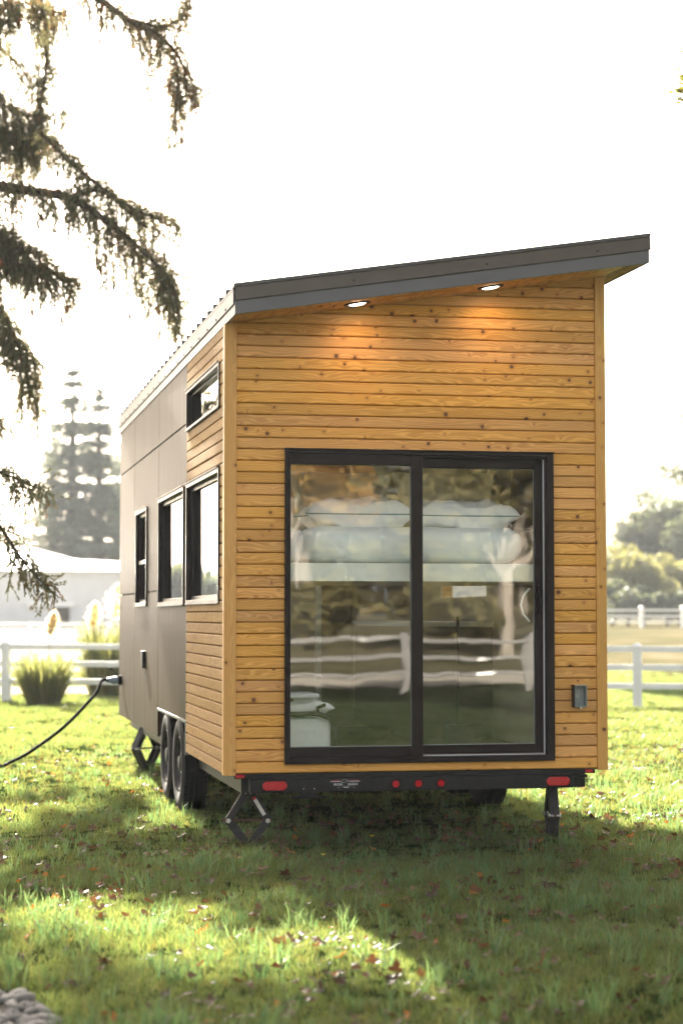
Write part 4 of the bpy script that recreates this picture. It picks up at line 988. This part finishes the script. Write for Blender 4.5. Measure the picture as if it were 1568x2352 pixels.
broadleaf(place(1530, 96), 2.4, 2.1, 1.2, 'dark green low shrub beneath the pale bushes toward the right edge', 27, M_FARD, n=6000, size=.18, name='low_shrub', cat='bush', nl=18)
conifer(place(1655, 84), 19.0, 12.5, 'grey-green conifer reaching in from the right edge', 28, n=20000, bare=.40, size=.15)
# a distant wood closing the horizon
pts = []
for k in range(34000):
    x = random.uniform(-260, 330); hh = 6+3.0*math.sin(x*.07)+2.2*math.sin(x*.19+1)+1.2*math.sin(x*.6); pts.append((x, 250+random.uniform(-6, 6), .8+hh*random.random()**.8))
pts2 = []
for k in range(22000):
    x = random.uniform(-60, 90); hh = 10+2.5*math.sin(x*.11)+2.0*math.sin(x*.31+1)+1.4*math.sin(x*.9); pts2.append((x, -96+random.uniform(-5, 5), 1.2+hh*random.random()**.8))
tag(cardmesh('autumn_wood', pts2, .9, M_AUT2), 'brown and olive wood behind the viewer, mirrored in the glass', 'wood', kind='stuff')
tag(cardmesh('distant_wood', pts, 2.2, M_FARD), 'hazy line of distant trees on the horizon', 'wood', kind='stuff')
# trees behind the viewer (seen mirrored in the glass)
for k, (x, y, H, m, lb) in enumerate([(2.5, -46, 11, M_AUT2, 'bare-branched olive tree behind the viewer, left in the door reflection'), (9, -52, 13, M_AUT, 'tall golden autumn tree behind the viewer, mirrored in the middle of the door'), (15.5, -47, 11, M_AUT2, 'olive brown tree behind the viewer, right in the door reflection'),
        (5.5, -66, 14, M_AUT2, 'tall olive tree farther behind the viewer, mirrored between the nearer two'), (13, -70, 15, M_AUT, 'golden tree farthest behind the viewer, mirrored at right'), (20, -58, 13, M_AUT, 'golden brown tree behind the viewer beyond the right door edge'), (-3, -58, 13, M_AUT2, 'olive tree behind the viewer beyond the left door edge')]):
    broadleaf(G(x, y), H, 3.6, H*.40, lb, 40+k, m, n=8500, size=.26, nl=22, name='autumn_tree', cz=H*.55, bark=M_BARKP)
broadleaf(G(6.9, -12), 8.8, 3.8, 1.9, 'spreading oak added behind the viewer to shade the mirrored fence', 80, M_AUT2, n=9000, size=.26, nl=20, name='oak_tree', cz=6.8)  # tree added here so its crown casts shade on the mirrored fence
for k in range(6): broadleaf(G(-1+k*4.6, -44+.8*math.sin(k*2)), 3.2, 2.2, 1.6, ['tawny hedge bush mirrored at the far left', 'tawny hedge bush mirrored second from left', 'tawny hedge bush mirrored left of centre', 'tawny hedge bush mirrored right of centre', 'tawny hedge bush mirrored second from right', 'tawny hedge bush mirrored at the far right'][k], 70+k, M_AUT2, n=4500, size=.18, nl=14, name='tawny_bush', cat='bush', group='bushes behind the viewer', trunk=False)

# ------------------------------------------------------------------ pampas grass
M_PAMP = foliage('pampas_blades', (.085,.11,.05), (.19,.19,.095), trans=.5, rough=.5, tcol=(1.9,1.8,1.1))
def pampas(loc, w_, h, plumes, label, seed, nb=900):
    r = random.Random(seed); t = empty('pampas_grass', loc, label, 'grass clump'); vs = []; fs = []; vd = []; fd = []
    for k in range(nb):
        a = r.uniform(0, 6.28); d = w_*.28*math.sqrt(r.random()); x, y = d*math.cos(a), d*math.sin(a); hh = h*r.uniform(.5, 1.05); sp_ = w_*.5*r.uniform(.15, 1.0); dx, dy = math.cos(a)*sp_, math.sin(a)*sp_
        V_, F_ = (vd, fd) if r.random() < .16 else (vs, fs)
        if V_ is vd: hh *= .45
        n = len(V_); wa = r.uniform(0, 3.14); wx, wy = math.cos(wa)*.008, math.sin(wa)*.008
        V_ += [(x-wx, y-wy, 0), (x+wx, y+wy, 0), (x+dx*.4-wx, y+dy*.4-wy, hh*.6), (x+dx*.4+wx, y+dy*.4+wy, hh*.6), (x+dx*.8-wx*.6, y+dy*.8-wy*.6, hh*.95), (x+dx*.8+wx*.6, y+dy*.8+wy*.6, hh*.95), (x+dx*1.15, y+dy*1.15, hh)]
        F_ += [(n, n+1, n+3, n+2), (n+2, n+3, n+5, n+4), (n+4, n+5, n+6)]
    mesh('blades', vs, fs, M_PAMP, t); mesh('dry_blades', vd, fd, M_DRY, t)
    for (dx, z0, z1, rr) in plumes:
        MB().tube([(dx*.3, 0, .1), (dx*.8, 0, z0*.7), (dx, 0, z1-.05)], [.008, .006, .003], 5).build('stalk', M_DRY, t)
        p = []
        for k in range(420):
            u = r.random(); q = rr*math.sin(math.pi*min(1, u*.9+.08))**.7; p.append((dx+r.gauss(0, q*.45)+.06*u, r.gauss(0, q*.45), z0+(z1-z0)*u-abs(r.gauss(0, .03))))
        cardmesh('plume', p, .045, M_PLUME, t, seed, droop=.2, asp=2.4)
    return t
q = place(103, 20.6); pampas(q, .95, .88, [(.10, 1.22, 1.55, .10)], 'pampas grass clump in front of the left fence with one tall plume', 31)
q = place(246, 24.0); pampas(q, 1.1, 1.35, [(.14, 1.45, 2.05, .19), (-.27, 1.30, 1.72, .14), (.35, 1.4, 1.9, .15)], 'pampas grass clump behind the fence beside the house with cream plumes', 32, nb=1100)

# ------------------------------------------------------------------ overhanging spruce
def twig(name, m, seed, L_=.20, n=60):
    r = random.Random(seed); vs = []; fs = []
    for k in range(n):
        u = r.random(); a = r.uniform(0, 6.28); o_ = Vector((u*L_, 0, 0)); d = Vector((.8, math.cos(a)*.7, math.sin(a)*.7-.15)).normalized(); l = r.uniform(.016, .032)*(1-.3*u)
        w = d.cross(Vector((r.gauss(0,1), r.gauss(0,1), r.gauss(0,1)))).normalized()*.0033; b = len(vs)
        p0 = o_+d*.001; p1 = o_+d*l; vs += [p0-w, p0+w, p1+w*.6, p1-w*.6]; fs.append((b, b+1, b+2, b+3))
    b = len(vs); vs += [Vector((0,-.003,0)), Vector((0,.003,0)), Vector((L_,.001,0)), Vector((L_,-.001,0))]; fs.append((b, b+1, b+2, b+3))
    return mesh(name, vs, fs, m)
tw = [twig('twig_a', M_NEEDLE, 1), twig('twig_b', M_NEEDLE, 2, .16, 52), twig('twig_c', M_NEEDLE, 3, .24, 70), twig('twig_d', M_NEEDLEB, 4, .2, 54)]
ctw = source(tw)
spr = empty('spruce_tree', (-4.8, 12.6, 0), 'large spruce at left whose drooping branches hang over the lawn and sky', 'tree')
SO = Vector(spr.location)
trk = MB().tube([(0,0,-.3), (.02,0,4), (0,.03,9), (0,0,15)], [.36, .28, .17, .03], 14)
TP, TR_, TS, TK = [], [], [], []
cones = []
def add_twig(p, d, brown=.15):
    d = d.normalized(); e = d.to_track_quat('X', 'Z').to_euler(); TP.append(tuple(p-SO)); TR_.append((e.x+random.uniform(0, 6.28)*0, e.y, e.z)); TS.append(random.uniform(.7, 1.3)); TK.append(3 if random.random() < brown else random.randint(0, 2))
def branch(poly, r0, hang=.5, spread=.32, dens=1.0, sub=True, brown=.15, upt=.15):
    pts = spline([Vector(p) for p in poly], 6)
    trk.tube([p-SO for p in pts], [max(.008, r0*(1-.85*i/(len(pts)-1))) for i in range(len(pts))], 6, cap=False)
    Ls = 0
    for i in range(len(pts)-1):
        seg = pts[i+1]-pts[i]; L_ = seg.length; t = seg.normalized(); m_ = L_*62*dens; cnt = int(m_)+(random.random() < m_ % 1)
        for _ in range(cnt):
            p = pts[i]+seg*random.random()
            side = Vector((random.gauss(0,1), random.gauss(0,1), random.gauss(0,.5)+upt)); side -= t*side.dot(t); side = side.normalized()
            d = (t*random.uniform(.2, 1.1)+side).normalized(); ln = spread*random.uniform(.3, 1.2); hl = hang*random.random()**1.8
            q = Vector(p); path = [Vector(q)]
            step = .095; tot = ln+hl; s = 0
            while s < tot:
                g = min(1, s/max(ln, .01)); dd = (d*(1-g*.92)+Vector((random.gauss(0,.12), random.gauss(0,.12), -g*1.0))).normalized()
                q = q+dd*step; s += step; path.append(Vector(q))
                add_twig(q-dd*step, dd+Vector((random.gauss(0,.45), random.gauss(0,.45), random.gauss(0,.35))), brown)
                if random.random() < .5: add_twig(q-dd*step, dd+Vector((random.gauss(0,.8), random.gauss(0,.8), random.gauss(0,.5))), brown)
            if tot > .3: trk.tube([v-SO for v in path], [.006]*len(path), 3, cap=False)
            if random.random() < .035: cones.append(path[-1])
def A(px, py, y=11.): return at(px, py, y)
# top bough arching over and falling at its end
branch([A(-150,-120,11.4), A(60,-80,11.2), A(200,-20,11), A(300,50,10.8), (A(370,85,10.8)), A(420,150,10.8), A(428,235,10.8)], .07, hang=.42, spread=.28, dens=.85, brown=.4)
branch([A(300,45,10.8), A(372,60,10.7), A(430,30,10.6), A(440,-30,10.6)], .03, hang=.35, spread=.26, dens=.8, brown=.4)
branch([A(425,150,10.8), A(445,195,10.8), A(482,216,10.8)], .012, hang=.12, spread=.10, dens=.6, brown=.4)
branch([A(410,150,10.8), A(404,240,10.8), A(402,340,10.8)], .014, hang=.16, spread=.10, dens=1.0, brown=.4)
branch([A(370,100,10.8), A(345,170,10.8), A(330,225,10.8)], .010, hang=.10, spread=.10, dens=.5, brown=.4)
# hanging column
branch([A(60,-60,16), A(100,20,16), A(108,120,16), A(100,200,16), A(85,280,16), A(70,330,16)], .05, hang=.30, spread=.22, dens=1.15)
branch([A(100,200,16), A(140,220,16), A(185,222,16)], .012, hang=.15, spread=.14, dens=.5)
branch([A(-90,60,16), A(0,110,16), A(60,170,16)], .05, hang=.4, spread=.3, dens=.8)
# main long bough
branch([A(-200,400,11.8), A(-60,420,11.5), A(60,437,11.2), A(160,455,11), A(240,505,10.8), A(310,560,10.7), A(375,625,10.6), A(405,670,10.6)], .085, hang=.70, spread=.34, dens=1.0)
branch([A(90,300,11.3), A(150,360,11.2), A(220,420,11), A(290,470,10.9), A(350,500,10.8), A(390,520,10.8)], .04, hang=.25, spread=.24, dens=.9, upt=.6)
branch([A(160,455,11), A(230,440,11), A(300,490,10.9), A(360,545,10.8)], .03, hang=.25, spread=.20, dens=.8, upt=.6)
branch([A(380,620,10.6), A(395,690,10.6), A(405,765,10.6)], .012, hang=.16, spread=.10, dens=1.0)
branch([A(300,560,10.7), A(312,650,10.7), A(318,760,10.7)], .010, hang=.12, spread=.07, dens=.5)
branch([A(238,520,10.8), A(242,600,10.8), A(245,670,10.8)], .010, hang=.12, spread=.08, dens=.6)
branch([A(380,610,10.6), A(430,650,10.6), A(432,700,10.6)], .010, hang=.08, spread=.10, dens=.6)
# dense inner mass
for (a, b, c, d_, h) in ((-120,150,70,300,.5), (-120,230,60,360,.5), (-140,330,110,330,.4), (-100,500,30,560,.5), (-100,560,90,590,.5)):
    yy = 16 if b < 400 else 11.4
    branch([A(a,b,yy), A((a+c)/2,(b+d_)/2-20,yy), A(c,d_,yy)], .045, hang=h, spread=.38, dens=1.15)
branch([A(30,250,16), A(100,270,16), A(160,255,16)], .02, hang=.3, spread=.2, dens=.7)
branch([A(-60,600,11.6), A(50,610,11.3), A(110,625,11.1), A(165,648,11.1)], .035, hang=.45, spread=.3, dens=1.4)
branch([A(-90,680,11.8), A(0,720,11.5), A(40,790,11.4), A(65,880,11.4), A(68,925,11.4)], .03, hang=.4, spread=.28, dens=1.2)
branch([A(-90,760,11.8), A(10,790,11.5), A(90,840,11.4)], .03, hang=.35, spread=.25, dens=.8)
branch([A(-900,700,8.5), A(-400,900,6.5), A(-120,1030,5.2), A(-10,1080,5), A(50,1105,5), A(92,1125,5)], .03, hang=.18, spread=.15, dens=.9)
branch([A(-900,900,8.5), A(-400,1050,6.5), A(-100,1150,5.3), A(-10,1200,5.1), A(40,1270,5), A(80,1320,5), A(112,1352,5)], .03, hang=.2, spread=.15, dens=.9)
branch([A(-130,880,11.9), A(-30,920,11.6), A(10,985,11.5)], .03, hang=.3, spread=.25, dens=.8)
branch([A(-700,300,13), A(-350,480,12.4), A(-200,560,12), A(-40,660,11.6)], .05, hang=.6, spread=.4, dens=.9)
branch([A(-700,100,13), A(-400,300,12.4), A(-200,350,12), A(-60,480,11.8)], .05, hang=.6, spread=.4, dens=.9)
for (xx, yy, zz) in ((-2.3, 12.2, 9.3), (-2.0, 12.6, 8.6), (-1.75, 12.4, 9.0), (-2.35, 12.0, 7.9), (-1.9, 11.6, 8.9), (-1.5, 12.2, 9.4), (-1.05, 12.5, 9.0), (-.7, 12.4, 9.05), (-.35, 12.3, 9.1)):
    e = Vector((xx, yy, zz)); b0 = Vector((-4.7, 12.6, zz+.5)); branch([b0, b0.lerp(e, .5)+Vector((0,0,.2)), e], .035, hang=.35, spread=.34, dens=.85)
# the rest of the crown, out of frame to the left
for k in range(36):
    zz = random.uniform(1.8, 13.5); a = random.uniform(math.pi*.30, math.pi*1.75); L_ = (3.6*(1-(zz-1)/15))*random.uniform(.6, 1)+.4
    p0 = SO+Vector((0,0,zz)); e = Vector((math.cos(a), math.sin(a), 0)); branch([p0, p0+e*L_*.5+Vector((0,0,.1)), p0+e*L_+Vector((0,0,-.35))], .05, hang=.45, spread=.34, dens=.32)
trk.build('trunk', M_BARK, spr)
print('twigs', len(TP))
tag(scatter('crown', TP, TR_, TS, TK, ctw, spr), kind='stuff')
cn = None
for p in cones[:70]:
    if cn is None: cn = MB().lathe([(0, .006), (-.02, .018), (-.05, .021), (-.08, .014), (-.10, .002)], 8, (0,0,0), 'z').build('cone', M_CONE, spr); cn.location = p-SO
    else: clone(cn, spr, location=p-SO)

# oak twig reaching in at the upper right
oak = empty('oak_tree', (8.4, 4.2, 0), 'oak standing right of the frame with a leafy twig at the upper right edge', 'tree')
OO = Vector(oak.location); tr = MB().tube([(0,0,-.3), (.05,0,2), (-.1,0,4.6), (-.2,0,7.5)], [.30, .24, .18, .05], 12)
tips = [at(1578, 150, 2.2), at(1572, 200, 2.2), at(1580, 238, 2.2), at(1600, 170, 2.3), at(1620, 215, 2.3)]
for q in tips: tr.tube([(-.1,0,4.4), ((q-OO).x*.5, (q-OO).y*.5, (4.4+q.z)/2+.25), q-OO], [.07, .04, .008], 6, cap=False)
tr.build('trunk', M_BARK, oak); pts = []
for q in tips[:3]:
    for k in range(34): pts.append((q-OO)+Vector((random.gauss(.02,.035), random.gauss(0,.1), random.gauss(0,.05))))
for k in range(7000):
    c = Vector((.9*random.gauss(0,1), .9*random.gauss(0,1), 6.3+.9*random.gauss(0,1)))
    if abs(c.x) < 2.4: pts.append(c)
pts = [p for p in pts if (p+OO).x > tips[0].x-.1]
cardmesh('crown', pts, .052, M_OAK, oak, 5, asp=1.5)

# ------------------------------------------------------------------ haze
hz = MB().box(-485, 485, -485, 485, -1.5, 24).build('haze', None or simple('haze_air', (1,1,1)))
m, nt, b, out = newmat('haze_air2'); nt.nodes.remove(b); pv = N(nt, 'ShaderNodeVolumePrincipled'); pv.inputs['Color'].default_value = (.90,.95,1,1); pv.inputs['Density'].default_value = .00034; pv.inputs['Anisotropy'].default_value = .1
nt.links.new(pv.outputs[0], out.inputs['Volume']); hz.data.materials.clear(); hz.data.materials.append(m); tag(hz, 'pale morning haze', 'haze', kind='stuff')
